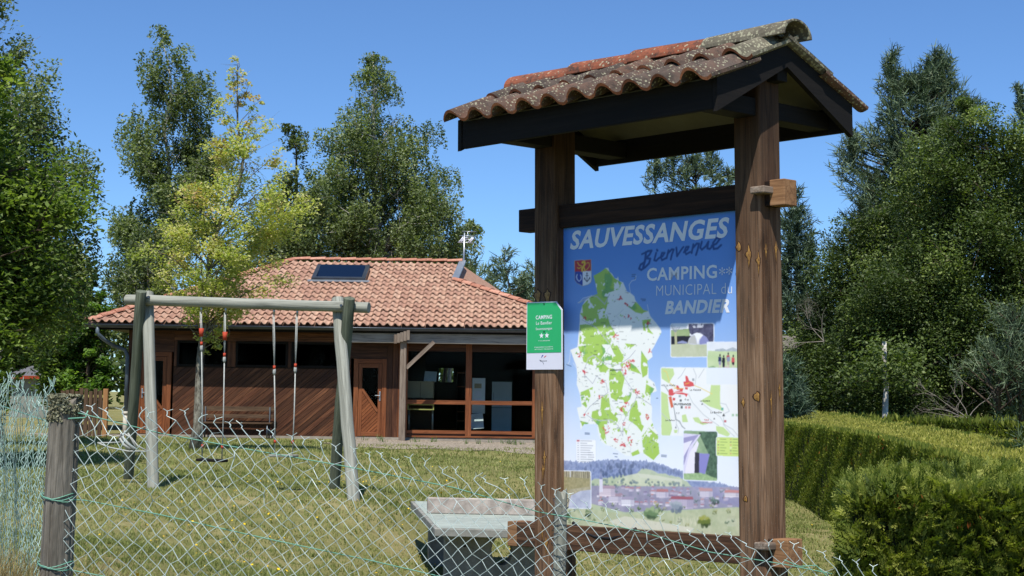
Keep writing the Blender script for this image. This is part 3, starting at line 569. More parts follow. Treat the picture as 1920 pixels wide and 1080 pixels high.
for g in (E_((265,90),(285,95),(300,135),(335,150),(345,180),(300,190),(255,185),(248,145),(270,140)), E_((120,215),(150,205),(165,235),(240,215),(245,240),(290,250),(275,280),(260,260),(180,250),(150,270),(120,265)), E_((185,175),(205,180),(215,200),(248,200),(245,220),(190,215)), E_((155,285),(180,290),(175,310),(155,305)), E_((265,190),(290,195),(285,215),(262,210))): poly(g, 'dc5a5c', 1, cl)
poly(E_((118,280),(145,275),(160,370),(140,378)), 'dc7050', 1, cl); line(E_((160,240),(290,235)), .9, 'f4f1ee', 1, cl); line(E_((265,165),(300,155)), 1, 'e8b84a', 1, cl); line(E_((165,205),(250,205)), 1, 'e8b84a', 1, cl)
for x_, y_, c_ in ((225,310,'33373c'),(234,370,'33373c'),(272,370,'e08888'),(301,370,'e08888'),(218,272,'9aa6a8'),(335,125,'9aa0a6'),(165,300,'d2474f'),(683,432,'9fc6a0'),(716,432,'9fc6a0'),(590,380,'4aa79a'),(615,488,'c0505a')): poly(E_((x_-10,y_-11),(x_+10,y_-11),(x_+10,y_+11),(x_-10,y_+11)), c_, .9, cl)
for x_, y_, s_ in ((602,430,13),(519,465,8),(413,337,8),(181,548,8)): poly(E_((x_-s_,y_+s_),(x_,y_-s_),(x_+s_,y_+s_)), '26292c', 1, cl)
m = inset(1283.5,802.5,1346.5,896,3,.02); cl = m; paint(m, mixc('7d9a78','a9bf98', N2))
poly(E_((380,590),(545,575),(550,1010),(450,960),(430,860),(480,800)), mixc('2c4034','6c8a70', N3), 1, cl)
poly(E_((245,600),(400,610),(380,640),(340,700),(290,830),(260,960),(245,980)), 'dfd9ee', 1, cl); poly(E_((245,640),(385,610),(300,720),(255,880),(245,880)), 'a49fc6', 1, cl); poly(E_((245,690),(330,660),(260,790),(245,820)), 'ece8f4', 1, cl)
poly(E_((265,930),(300,780),(370,660),(385,690),(350,800),(345,970),(262,1010)), 'efe9f4', 1, cl); poly(E_((350,765),(388,770),(388,965),(345,970)), '3f3c48', 1, cl); poly(E_((388,775),(480,780),(440,960),(388,960)), '8f8cc8', 1, cl)
poly(E_((245,960),(400,950),(550,1000),(550,1025),(245,1025)), mixc('7fa070','b9d0a0', N3), 1, cl)
m = inset(1345,814,1400,849.5,3,.01,1.0); paint(m, 'cfe386')
for k in range(6):
    for x_ in (1352,1375): line([(x_,818+k*5.4),(x_+rr.uniform(7,13),818.3+k*5.4)], .9, '7f9a58', .9); 
    for x_ in (1347.5,1370.5): line([(x_,818+k*5.4),(x_+1.8,818+k*5.4)], 1.5, rr.choice(['d08878','f0f0e0','6a6a70']), .8)
m = inset(1040,883.5,1106.8,954.5,3,.0); cl = m; paint(m, mixc('9a927c','c5bc9c', N3))
for k in range(16): x_ = 1050+k*3.6; line([(x_,884),(x_+rr.uniform(-1,1),901+rr.uniform(-2,3))], rr.uniform(.8,1.8), rr.choice(['4a443c','6a6258','d8dae0']), .9, cl)
poly(C_((360,300),(420,270),(490,260),(490,385),(340,385)), mixc('9ba0b8','d3d6e4', N2), 1, cl); poly(C_((300,180),(480,190),(480,240),(360,260),(300,300)), mixc('b9ac84','8a8560', N3), 1, cl)
# handwritten word
def H_(*p): return A_(*p)
for p_, w_ in ((H_((690,395),(735,375)),3),(H_((722,380),(715,440),(700,495)),4.2),(H_((735,372),(765,368),(748,400),(720,425),(755,430),(745,465),(715,495),(685,515),(668,505),(680,475),(705,460)),3.6),
 (H_((800,385),(785,440),(800,445),(820,425)),3.4),(H_((806,362),(810,368)),3.6),(H_((822,425),(850,410),(865,385),(845,385),(835,415),(845,440),(875,425)),3.2),(H_((895,365),(880,425)),3.4),(H_((890,390),(920,358),(935,360),(920,400),(912,435)),3.4),
 (H_((955,345),(960,410)),3.4),(H_((960,410),(1000,350),(1010,340)),3.2),(H_((1012,380),(1040,360),(1050,338),(1030,340),(1018,370),(1030,395),(1060,378)),3.2),(H_((1085,320),(1072,385)),3.4),(H_((1080,350),(1110,315),(1128,315),(1118,360),(1105,400)),3.4),
 (H_((1150,300),(1138,345),(1150,360),(1180,335),(1200,300)),3.4),(H_((1200,300),(1192,350),(1210,355),(1225,340)),3.4),(H_((1225,330),(1260,315),(1290,275),(1262,272),(1235,310),(1240,355),(1270,350),(1297,325)),3.4)): line(p_, w_, '13458c')
IMG[:] *= (.97+.06*N4)[...,None]
small = IMG.reshape(GNY, SS, GNX, SS, 3).mean((1, 3))
# the print: a fine sheet of cells on the board
gu = np.linspace(BU0, BU1, GNX+1); gw = np.linspace(BW0, BW1, GNY+1); GU, GW = np.meshgrid(gu, gw)
Vp = KP+GU[...,None]*KU+(-.003)*KV+GW[...,None]*KW; ii = np.arange((GNX+1)*(GNY+1)).reshape(GNY+1, GNX+1)
pc = np.pad(small, ((0,1),(0,1),(0,0)), mode='edge'); pc = (pc+np.roll(pc,1,0)+np.roll(pc,1,1)+np.roll(np.roll(pc,1,0),1,1))/4; pc[0] = pc[1]; pc[:,0] = pc[:,1]
q = np.stack([ii[:-1,:-1], ii[:-1,1:], ii[1:,1:], ii[1:,:-1]], -1).reshape(-1, 4)
board = kbox('information_board', MAT['sign_white'], BU0-.002, BU1, -.0015, .012, BW0-.002, BW1+.002, bv=.001)
pr = fast('printed_map', Vp.reshape(-1,3), q, MAT['print'], board, {'ink': ('FLOAT_COLOR', np.c_[pc.reshape(-1,3), np.ones(pc[...,0].size)])})
def flat_text(s, p0, width, cap, mat, parent, shear=0, bold=0, name='lettering', v=-.0042, rot=0, xf=kx):
    """text with baseline start p0 (u,w), total width and cap height in metres"""
    cu = bpy.data.curves.new('t', 'FONT'); cu.body = s; cu.offset = bold; cu.space_character = 1.06; cu.resolution_u = 3; cu.shear = 0
    to = bpy.data.objects.new('t', cu); COL.objects.link(to); dg = bpy.context.evaluated_depsgraph_get(); me = bpy.data.meshes.new_from_object(to.evaluated_get(dg))
    bpy.data.objects.remove(to); bpy.data.curves.remove(cu)
    n = len(me.vertices); co = np.empty(n*3); me.vertices.foreach_get('co', co); co = co.reshape(-1,3)
    x0, x1 = co[:,0].min(), co[:,0].max(); sy = cap/(.729+bold*2); y = (co[:,1]+bold)*sy; x = (co[:,0]-x0)/(x1-x0)*(width-abs(shear)*cap)+shear*y
    if rot: x, y = x*math.cos(rot)-y*math.sin(rot), x*math.sin(rot)+y*math.cos(rot)
    P = np.array([xf((p0[0]+a, v, p0[1]+b)) for a, b in zip(x, y)]); me.vertices.foreach_set('co', P.ravel()); me.materials.clear(); me.materials.append(mat); me.update(); me.name = name
    o = bpy.data.objects.new(name, me); COL.objects.link(o); o.parent = parent; return o
def ptext(s, a, b, cap, mat, shear=0, bold=0):
    A, B = uwp([a, b]); ang = math.atan2(B[1]-A[1], B[0]-A[0]); C1 = uwp([(a[0], a[1]-cap)])[0]
    return flat_text(s, A, float(np.linalg.norm(B-A)), float(abs(C1[1]-A[1])), mat, board, shear, bold, rot=ang)
IW = MAT['ink_white']
ptext('SAUVESSANGES', (1072,467), (1370,443.5), 36, IW, .22, .030)
ptext('CAMPING', *A_((730,599),(1268,574)), 25, IW, 0, .022); ptext('*', *A_((1284,592),(1330,590)), 24, IW, 0, .0); ptext('*', *A_((1338,588),(1384,586)), 24, IW, 0, .0)
ptext('MUNICIPAL du', *A_((802,712),(1383,690)), 20, IW, 0, -.012)
ptext('BANDIER', *A_((868,853),(1388,836)), 26, IW, .22, .04)
ID = MAT['ink_dark']
ptext('La Vialle', *E_((98,184),(180,182)), 3.6, ID); ptext('La Valette', *E_((308,222),(404,220)), 3.8, ID); ptext('SAUVESSANGES', *E_((166,350),(318,350)), 4.2, ID, 0, .01)
ptext('La Suchère', *E_((395,316),(486,314)), 3, ID, .2); ptext('Le Bandier', *E_((488,418),(590,416)), 3.8, ID); ptext('D 37', *E_((188,428),(216,428)), 3, ID); ptext('Les Pallues', *E_((90,492),(176,490)), 3, ID, .2)
ptext('TOUS', *E_((430,484),(474,484)), 3, MAT['ink_red'], .2); ptext('COMMERCES', *E_((400,508),(506,506)), 3, MAT['ink_red'], .2); ptext('D 37', *E_((262,304),(298,312)), 3, ID)
ptext('SAUVESSANGES', *B_((478,234),(574,228)), 3.2, ID, 0, .01); ptext('Usson', *B_((335,100),(370,100)), 2, ID)
# ---- roof
vf, vb, vm = -.441, .500, .030
fas = kbox('fascia', MAT['black_wood'], -.222, 1.29, vf, vf+.024, 1.905, 2.045)
kbox('fascia', MAT['black_wood'], -.222, 1.29, vb-.024, vb, 1.915, 2.045)
def barge(u0, u1):
    m = MB(kx); P = [(vf-.004,1.893),(vf-.004,2.055),(vm,2.285),(vb+.004,2.055),(vb+.004,1.893),(vm,2.165)]
    n = 6; V = [(u0,a,b) for a,b in P]+[(u1,a,b) for a,b in P]; lc = [(b*1.0,u,a) for u,a,b in V]
    Fc = [(0,1,2,5),(2,3,4,5),(11,8,7,6),(11,10,9,8)]+[(i,i+n,(i+1)%n+n,(i+1)%n) for i in range(n)]
    m.add(V, Fc, lc); return m.build('barge_board', MAT['black_wood'], kiosk)
barge(-.248, -.224); barge(1.292, 1.316)
for v0, v1, nm in ((vf+.006, vm, 0), (vb-.006, vm, 0)):
    m = MB(kx); a, b = (v0, 2.050), (v1, 2.272)
    V = [(-.226,a[0],a[1]),(1.294,a[0],a[1]),(1.294,b[0],b[1]),(-.226,b[0],b[1])]; V += [(x,y,z-.018) for x,y,z in V]
    m.add(V, [(0,1,2,3),(7,6,5,4),(0,4,5,1),(1,5,6,2),(2,6,7,3),(3,7,4,0)]).build('roof_board', MAT['ply'], kiosk)
kbox('ridge_beam', MAT['black_wood'], -.20, 1.29, vm-.035, vm+.035, 2.10, 2.235)
for a, b in POSTS: kbox('tie_beam', MAT['black_wood'], a+.02, b-.02, vf+.03, vb-.03, 1.935, 2.02)
# knee brace under the right gable, front side
def tile_mesh(name, mat, wd, L, amp, dirn, th=.012, seg=14, lift=.02, taper=.9):
    """canal tile, local u across and s up the slope; dirn = (dv, dw) unit slope vector in the kiosk frame"""
    P = []; 
    prof = [(a, amp*math.sin(math.pi*a/.64)**.8 if a <= .64 else -.3*amp*math.sin(math.pi*(a-.64)/.36)) for a in np.linspace(0, 1, seg+1)]
    dv, dw = dirn; nv, nw = -dw*np.sign(dv) , abs(dv)
    nv, nw = (-dw if dv > 0 else dw), abs(dv)
    def pt(a, s, h): return a*wd*KU + (dv*s+nv*h)*KV + (dw*s+nw*h)*KW
    V = []
    for s, lf, k in ((0, lift, 1), (L*.5, lift*.5+.002, (1+taper)/2), (L, 0, taper)):
        for a, h in prof: V.append(pt(.5+(a-.5)*(k if a < .64 else 1), s, h*k+lf))
    n = seg+1
    for a, h in prof: V.append(pt(a, 0, h+lift-th))
    for a, h in prof: V.append(pt(a, L, h-th))
    Fc = [(r_*n+i, r_*n+i+1, (r_+1)*n+i+1, (r_+1)*n+i) for r_ in range(2) for i in range(seg)]
    Fc += [(3*n+i, 3*n+i+1, i+1, i) for i in range(seg)]+[(4*n+i, 4*n+i+1, 3*n+i+1, 3*n+i) for i in range(seg)]
    Fc += [(0, n, 2*n, 4*n), (0, 4*n, 3*n, 3*n), ]
    Fc = [f if len(set(f)) == 4 else tuple(dict.fromkeys(f)) for f in Fc]
    Fc += [(n-1, 3*n+n-1, 4*n+n-1, 3*n-1)]
    m = bpy.data.meshes.new(name); m.from_pydata([tuple(map(float, p)) for p in V], [], Fc); m.materials.append(mat)
    m.materials.append(MAT['kedge']); 
    for i_ in range(2*seg, 3*seg): m.polygons[i_].material_index = 1
    sm = [True]*(2*seg)+[False]*(len(m.polygons)-2*seg); m.polygons.foreach_set('use_smooth', sm); m.update(); return m
NT_ = 10; U0, U1 = -.264, 1.346; tw = (U1-U0)/NT_
roof_e = bpy.data.objects.new('tiled_roof', None); COL.objects.link(roof_e); roof_e.parent = kiosk
for side, v0 in ((1, vf-.075), (-1, vb+.075)):
    dv, dw = (vm-v0), .265; LL = math.hypot(dv, dw); d = (dv/LL, dw/LL)
    ms = {k: tile_mesh('roof_tile', MAT[k], tw*1.02, LL/2+.045, .044, d, .015) for k in ('ktile', 'klichen')}
    for r_ in range(2):
        for c_ in range(NT_):
            key = 'klichen' if (c_ == NT_-1 and r_ == 1 and side < 0) or (c_ >= NT_-1 and r_ == 1) else 'ktile'
            s = r_*(LL/2-.005); p = kx((U0+c_*tw, v0+d[0]*s, 2.018+d[1]*s+.012))+np.array([random.gauss(0,.002),random.gauss(0,.002),random.gauss(0,.003)])
            o = inst('roof_tile', ms[key], Matrix.Translation(Vector(p)), roof_e); o.rotation_euler = (random.gauss(0,.012), random.gauss(0,.012), random.gauss(0,.012))
def ridge_tile(u0, u1, r0, r1, w0, w1, mat, tilt=0):
    m = MB(kx); n = 12; V = []; th = .013
    for uu, rr_, ww in ((u0,r0,w0),(u1,r1,w1)):
        for t_ in (0, th):
            for k in range(n+1):
                q_ = math.pi*k/n; R_ = rr_-t_; V.append((uu, vm+tilt*(uu-u0)+R_*1.15*math.cos(q_), ww+R_*.95*math.sin(q_)+.008*math.sin(q_*3+u0*5)*0))
    N = n+1; Fc = []
    for k in range(n): Fc += [(k,k+1,2*N+k+1,2*N+k),(N+k+1,N+k,3*N+k,3*N+k+1),(k+1,k,N+k,N+k+1),(2*N+k,2*N+k+1,3*N+k+1,3*N+k)]
    Fc += [(0,2*N,3*N,N),(n,N+n,3*N+n,2*N+n)]
    m.add(V, Fc, smooth=False); o = m.build('ridge_tile', mat, roof_e); bevel(o, .003); return o
ridge_tile(-.335, .13, .082, .070, 2.292, 2.298, MAT['kridge'], .02); ridge_tile(.09, .52, .084, .070, 2.300, 2.300, MAT['kridge'], -.01)
ridge_tile(.48, .95, .083, .072, 2.304, 2.302, MAT['kridge'], .01); ridge_tile(.91, 1.375, .078, .090, 2.300, 2.298, MAT['klichen'], .0)
# black strap and sagging hose behind the foot of the board
o = kbox('steel_foot', MAT['black'], 1.10, 1.225, .09, .10, -1.3, -.14)
# ---------------------------------------------------------------- green campsite sign
gs = thing('campsite_sign', 'small green and white two star campsite plate screwed to the left post of the kiosk', 'sign')
SV = PV0-.004
m = MB(kx); P = [(-.166,.782),(.071,.779),(.071,1.083),(.032,1.128),(-.164,1.132)]
m.prism([(a,b) for a,b in P], SV-.006, SV-.001).build('plate', MAT['sign_white'], gs)
m = MB(kx); m.prism([(-.161,.868),(.066,.866),(.066,1.080),(.030,1.122),(-.159,1.127)], SV-.0072, SV-.0062).build('green_face', MAT['sign_green'], gs)
def gtext(s, u0, w0, wd_, cap, mat=IW, **k): return flat_text(s, (u0, w0), wd_, cap, mat, gs, v=SV-.0078, **k)
gtext('CAMPING', -.101, 1.040, .108, .021, bold=.015); gtext('Le Bandier', -.099, 1.012, .106, .018); gtext('Sauvessanges', -.101, .985, .108, .013)
gtext('ÉTABLISSEMENT CLASSÉ PAR', -.110, .893, .124, .006); gtext('ATOUT FRANCE', -.110, .882, .124, .006); gtext('TOURISME', -.085, .926, .078, .005)
for cx_ in (-.063, -.027):
    P = [(cx_+(.016 if k%2 == 0 else .0065)*math.sin(k*math.pi/5), .955+(.016 if k%2 == 0 else .0065)*math.cos(k*math.pi/5)) for k in range(10)]
    m = MB(kx); m.add([(a, SV-.0078, b) for a, b in P]+[(cx_, SV-.0078, .955)], [(k, (k+1)%10, 10) for k in range(10)]).build('star', IW, gs)
def stroke(pts, wd_, mat, name='emblem', vv=SV-.0068):
    m = MB(kx); P = [np.array(p, float) for p in pts]; V = []
    for i, p in enumerate(P):
        d = P[min(i+1,len(P)-1)]-P[max(i-1,0)]; d /= np.linalg.norm(d); n_ = np.array([-d[1], d[0]])*wd_/2; n_ *= (.35 if i in (0,len(P)-1) else 1); V += [(p[0]+n_[0], vv, p[1]+n_[1]), (p[0]-n_[0], vv, p[1]-n_[1])]
    m.add(V, [(2*i, 2*i+1, 2*i+3, 2*i+2) for i in range(len(P)-1)]); return m.build(name, mat, gs)
stroke([(-.065,.842),(-.058,.852),(-.052,.855)], .006, MAT['ink_blue']); stroke([(-.047,.842),(-.040,.847),(-.032,.852)], .005, MAT['ink_red'])
stroke([(-.078,.832),(-.070,.826),(-.062,.822)], .003, MAT['ink_dark']); stroke([(-.060,.822),(-.050,.812),(-.048,.804)], .002, MAT['ink_dark'])
flat_text('France', (-.072,.822), .045, .008, MAT['ink_dark'], gs, shear=.3, v=SV-.0068)
for p_ in ((-.045,1.118),(-.045,.975)):
    MB(kx).tube([(p_[0],SV-.0072,p_[1]),(p_[0],SV-.010,p_[1])], .0035, 10).build('screw', MAT['black'], gs)
# ---------------------------------------------------------------- community building
hall = thing('community_hall', 'low timber clad camping hall under a hipped terracotta tiled roof, behind the swings', 'building')
WY = 39.45
def BX(px, py=740, Y=WY): return at(px, py, Y)[0]
def BZ(py, px=600, Y=WY): return at(px, py, Y)[2]
GZ = float(gz(-5, 39.5))-.02
XL, XR = BX(238), 1.9; YB = 49.5
EZ = at(600, 612, 38.75)[2]                       # eaves height
def hb(name, mat, *a, axis=None, parent=hall, bv=0):
    o = MB().box(*a, axis=axis).build(name, mat, parent)
    return bevel(o, bv, 1) if bv else o
WT = EZ-.02
# base slab and shell
hb('base_slab', MAT['wallconc'], XL-.05, XR+.05, WY-.05, YB, GZ-.6, GZ+.09)
hb('floor', MAT['insidefloor'], XL+.1, XR-.1, WY+.1, YB-.1, GZ+.092, GZ+.11)
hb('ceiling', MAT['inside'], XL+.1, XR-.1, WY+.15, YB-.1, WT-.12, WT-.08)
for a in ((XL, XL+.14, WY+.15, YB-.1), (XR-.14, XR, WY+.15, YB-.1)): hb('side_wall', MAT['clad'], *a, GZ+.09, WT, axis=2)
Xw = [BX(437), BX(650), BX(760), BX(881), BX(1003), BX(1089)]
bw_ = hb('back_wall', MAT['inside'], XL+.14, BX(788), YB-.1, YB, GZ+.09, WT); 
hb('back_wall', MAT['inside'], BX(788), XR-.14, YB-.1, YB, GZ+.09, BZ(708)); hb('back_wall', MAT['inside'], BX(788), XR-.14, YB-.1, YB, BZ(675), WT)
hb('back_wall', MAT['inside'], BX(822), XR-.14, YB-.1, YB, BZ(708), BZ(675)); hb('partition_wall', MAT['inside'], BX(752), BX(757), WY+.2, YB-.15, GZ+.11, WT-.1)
# clad front wall: diagonal boards, each clipped to its field
def clip_poly(P, a, b, c):
    out = []
    for i in range(len(P)):
        p, q_ = P[i], P[(i+1)%len(P)]; dp = a*p[0]+b*p[1]-c; dq = a*q_[0]+b*q_[1]-c
        if dp <= 0: out.append(p)
        if dp*dq < 0: t_ = dp/(dp-dq); out.append((p[0]+t_*(q_[0]-p[0]), p[1]+t_*(q_[1]-p[1])))
    return out
def boards(field, mat, parent, y0, th, bwid, ang=45, name='board', gap=.010):
    """slanting boards (x,z field polygon), each a part"""
    ca, sa = math.cos(math.radians(ang)), math.sin(math.radians(ang)); nx, nz = -sa, ca
    t_ = [nx*p[0]+nz*p[1] for p in field]; k0, k1 = math.floor(min(t_)/bwid), math.ceil(max(t_)/bwid)
    for k in range(k0, k1):
        P = clip_poly(clip_poly(list(field), nx, nz, (k+1)*bwid-gap/2), -nx, -nz, -(k*bwid+gap/2))
        if len(P) < 3: continue
        A = abs(sum(P[i][0]*P[(i+1)%len(P)][1]-P[(i+1)%len(P)][0]*P[i][1] for i in range(len(P))))/2
        if A < .0008: continue
        n = len(P); e = random.uniform(0, .004); o = random.uniform(0, 9); V = [(x, y0-th-e, z) for x, z in P]+[(x, y0, z) for x, z in P]
        lc = [(nx*x+nz*z, y+o, ca*x+sa*z+o) for x, y, z in V]
        s_ = sum(P[i][0]*P[(i+1)%n][1]-P[(i+1)%n][0]*P[i][1] for i in range(n))
        f0 = tuple(range(n)) if s_ > 0 else tuple(reversed(range(n)))
        MB().add(V, [f0]+[(i, (i+1)%n, (i+1)%n+n, i+n) for i in range(n)], lc).build(name, mat, parent)
B0 = GZ+.09; 
XA, XBd = BX(324), BX(657)
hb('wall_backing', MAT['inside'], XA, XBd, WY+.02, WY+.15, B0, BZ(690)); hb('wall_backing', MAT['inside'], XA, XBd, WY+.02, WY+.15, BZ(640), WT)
ZB = BZ(692)
boards([(XA,B0),(XBd,B0),(XBd,ZB),(XA,ZB)], MAT['clad'], hall, WY+.018, .022, .135, 40)
# band of high windows in the clad wall
for a, b in ((330,375),(379,424),(440,538),(545,640)):
    x0, x1 = BX(a), BX(b); z0, z1 = BZ(690), BZ(642)
    f = MB(); 
    for bx_ in ((x0,x0+.06,z0,z1),(x1-.06,x1,z0,z1),(x0+.06,x1-.06,z0,z0+.06),(x0+.06,x1-.06,z1-.06,z1)): f.box(bx_[0],bx_[1],WY-.03,WY+.05,bx_[2],bx_[3])
    fo = f.build('window_frame', MAT['black_wood'], hall); MB().box(x0+.062,x1-.062,WY+.0,WY+.008,z0+.062,z1-.062).build('pane', MAT['glass'], fo)
for a, b in ((324,330),(375,379),(424,440),(538,545),(640,657)): hb('wall_board', MAT['clad'], BX(a)+.002, BX(b)-.002, WY-.012, WY+.03, BZ(690)+.002, BZ(642), axis=2)
nrow = 3; zt0, zt1 = BZ(642), WT
for k in range(nrow): hb('wall_board', MAT['clad'], XA, XBd, WY-.008-.003*(k%2), WY+.018, zt0+(zt1-zt0)*k/nrow+.006, zt0+(zt1-zt0)*(k+1)/nrow, axis=0)
# corner panel left of first door
for k in range(3):
    a = XL+(BX(257)-XL)*k/3; b = XL+(BX(257)-XL)*(k+1)/3; hb('wall_board', MAT['clad'], a+.003, b-.003, WY-.01-.003*(k%2), WY+.14, B0, WT, axis=2)
def door(pxl, pxr, pyt, pyb, flip, label):
    x0, x1 = BX(pxl), BX(pxr); z0, z1 = B0, BZ(pyt)
    jw = .12; fr = MB(); fr.box(x0-jw, x0, WY-.03, WY+.08, z0, z1+jw); fr.box(x1, x1+jw, WY-.03, WY+.08, z0, z1+jw); fr.box(x0, x1, WY-.03, WY+.08, z1, z1+jw)
    fo = fr.build('door_frame', MAT['frame_wood'], hall)
    d = MB(); sw = .11; y0, y1 = WY-.012, WY+.035
    d.box(x0+.01, x0+sw, y0, y1, z0+.02, z1-.01); d.box(x1-sw, x1-.01, y0, y1, z0+.02, z1-.01); d.box(x0+sw, x1-sw, y0, y1, z0+.02, z0+.14); d.box(x0+sw, x1-sw, y0, y1, z1-.12, z1-.01)
    do = d.build('door', MAT['frame_wood'], hall)
    xa, xb = x0+sw, x1-sw; za, zb_ = BZ(728), BZ(770)
    D2 = MB().obox((xa, WY+.012, za), (xb, WY+.012, zb_), .05, .07, up=(0,0,1)); D2.build('diagonal_rail', MAT['frame_wood'], do)
    boards([(xa,z0+.142),(xb,z0+.142),(xb,zb_-.04),(xa,za-.04)], MAT['door_board'], do, WY+.02, .014, .075, 45 , 'door_board', .008)
    g = MB(); g.add([(xa,WY+.016,za+.04),(xb,WY+.016,zb_+.04),(xb,WY+.016,z1-.122),(xa,WY+.016,z1-.122)]+[(xa,WY+.024,za+.04),(xb,WY+.024,zb_+.04),(xb,WY+.024,z1-.122),(xa,WY+.024,z1-.122)], [(0,1,2,3),(7,6,5,4),(0,4,5,1),(1,5,6,2),(2,6,7,3),(3,7,4,0)]).build('door_glass', MAT['glass'], do)
    hx = x1-.055 if not flip else x0+.055; hz = BZ(741)
    h = MB(); h.box(hx-.02, hx+.02, y0-.012, y0-.001, hz-.14, hz+.12); s = -1 if not flip else 1; h.box(min(hx,hx+s*.13), max(hx,hx+s*.13), y0-.05, y0-.03, hz+.0, hz+.022); h.box(hx-.01,hx+.01,y0-.05,y0-.01,hz,hz+.022)
    bevel(h.build('handle', MAT['steel'], do), .004)
door(263, 312, 672, 820, True, ''); door(671, 716, 680, 820, False, '')
hb('wall_board', MAT['clad'], BX(263)-.12, XA-.003, WY-.01, WY+.14, BZ(672)+.125, WT, axis=0)
hb('wall_board', MAT['clad'], XBd+.002, BX(716)+.12, WY-.01, WY+.14, BZ(680)+.125, WT, axis=0)
for k in range(3):
    a0, a1 = BX(716)+.12, BX(757); a = a0+(a1-a0)*k/3; b = a0+(a1-a0)*(k+1)/3
    hb('wall_board', MAT['door_board'] if k == 2 else MAT['clad'], a+.003, b-.003, WY-.015-.003*(k%2), WY+.14, B0, WT, axis=2)
# big glazed front
xs = [(757,764),(873,884),(998,1006),(1087,1092)]
for i, (a, b) in enumerate(xs): hb('mullion', MAT['frame_wood'], BX(a), BX(b), WY-.04, WY+.09, B0, WT-.001, axis=2)
for (a0, a1), (b0, b1) in zip(xs[:-1], xs[1:]):
    x0, x1 = BX(a1), BX(b0)
    hb('transom', MAT['frame_wood'], x0, x1, WY-.045, WY+.09, BZ(755), BZ(747.5), axis=0); hb('transom', MAT['frame_wood'], x0, x1, WY-.05, WY+.09, BZ(810), BZ(804), axis=0)
    hb('transom', MAT['clad'], x0, x1, WY-.02, WY+.09, B0, BZ(810), axis=0); hb('transom', MAT['clad'], x0, x1, WY-.02, WY+.09, BZ(656), WT-.002, axis=0)
    for z0, z1 in ((BZ(804),BZ(755)),(BZ(747.5),BZ(656))): hb('window_pane', MAT['glass'], x0+.001, x1-.001, WY+.02, WY+.028, z0+.001, z1-.001)
hb('sill', MAT['frame_wood'], BX(757), BX(1092), WY-.09, WY-.05, B0+.02, B0+.06, axis=0)
hb('ledge', MAT['wallconc'], BX(757)-.3, BX(1092)+.1, WY-.30, WY-.052, GZ-.4, GZ+.06)
hb('front_wall', MAT['clad'], BX(1092), XR, WY, WY+.14, B0, WT-.001, axis=2)
# roof planes. local frames: main slope rises away from the viewer
EY = 38.72; ELx, ERx = BX(165, 604, EY), BX(1128, 612, EY)
RZ = at(700, 493, 44.4)[2]; RY = 44.4; RLx, RRx = at(551, 490, RY)[0], at(864, 497, RY)[0]
slope = (RZ-EZ)/(RY-EY)
JY = EY+(at(850, 533, 42.6)[2]-EZ)/slope; JY = 42.65; JZ = EZ+slope*(JY-EY); Jx = at(851, 534, JY)[0]
HRx = ERx
def roofpt(x, s, lift=0):                          # s metres up the slope from the eaves
    k = math.hypot(1, slope); return np.array([x, EY+s/k-lift*slope/k, EZ+.04+s*slope/k+lift/k])
SL = (RY-EY)*math.hypot(1, slope)
def xl(s): return ELx+(RLx-ELx)*s/SL
sJ = (JY-EY)*math.hypot(1, slope)
def xr(s): return ERx+(Jx-ERx)*s/sJ if s < sJ else Jx+(RRx-Jx)*(s-sJ)/(SL-sJ)
rf = bpy.data.objects.new('roof', None); COL.objects.link(rf); rf.parent = hall
k_ = lambda p: tuple(p)
back = YB+.9; bz_ = EZ
deck = MB(); V = [roofpt(ELx,0,-.05), roofpt(ERx,0,-.05), roofpt(Jx,sJ,-.05), roofpt(RRx,SL,-.05), roofpt(RLx,SL,-.05), (ELx,back,EZ), (ERx,back,EZ)]
V += [(p[0],p[1],p[2]-.06) for p in V]
deck.add(V, [(0,1,2,3,4),(0,4,5),(4,3,6,5),(3,2,6),(2,1,6),(11,10,9,8,7),(12,11,7),(12,13,10,11),(13,9,10),(13,8,9),(0,7,8,1),(0,5,12,7),(5,6,13,12),(1,8,13,6)])
deck.build('roof_deck', MAT['tile'], rf)
TW, TL = .213, .40
prof = [(a, .062*math.sin(math.pi*a/.62) if a <= .62 else -.014*math.sin(math.pi*(a-.62)/.38)) for a in np.linspace(0, 1, 9)]
kk = math.hypot(1, slope); sd = np.array([0, 1/kk, slope/kk]); nd = np.array([0, -slope/kk, 1/kk])
def tile_verts(w_, L, lift=.036):
    V = []
    for a, h in prof: V.append(np.array([a*w_,0,0])+nd*(h+lift))
    for a, h in prof: V.append(np.array([(.31+(a-.31)*.86 if a <= .62 else a)*w_,0,0])+sd*L+nd*h*.72)
    for a, h in prof: V.append(np.array([a*w_,0,0])+nd*(h+lift-.016))
    return np.array(V)
tv = tile_verts(TW*1.01, TL+.04); n9 = 9
tf = [(i, i+1, n9+i+1, n9+i) for i in range(8)]+[(2*n9+i, 2*n9+i+1, i+1, i) for i in range(8)]
tm = bpy.data.meshes.new('roof_tile'); tm.from_pydata([tuple(map(float,p)) for p in tv], [], tf); tm.materials.append(MAT['tile']); tm.polygons.foreach_set('use_smooth', [True]*8+[False]*8)
rows = int(SL/TL); cnt = 0; stuffV = []; stuffF = []; stuffA = []
SKX = (at(590,504,43)[0], at(690,504,43)[0]); 
def sky_s(py): # slope distance whose image height is py at px 640
    for s in np.arange(0, SL, .01):
        p = roofpt(at(640,py,42)[0], s); d = p-np.array([0,0,EYE]); yy = 540-F*(d@CU)/(d@CF)
        if yy <= py: return s
    return SL
s0, s1 = sky_s(529), sky_s(504)
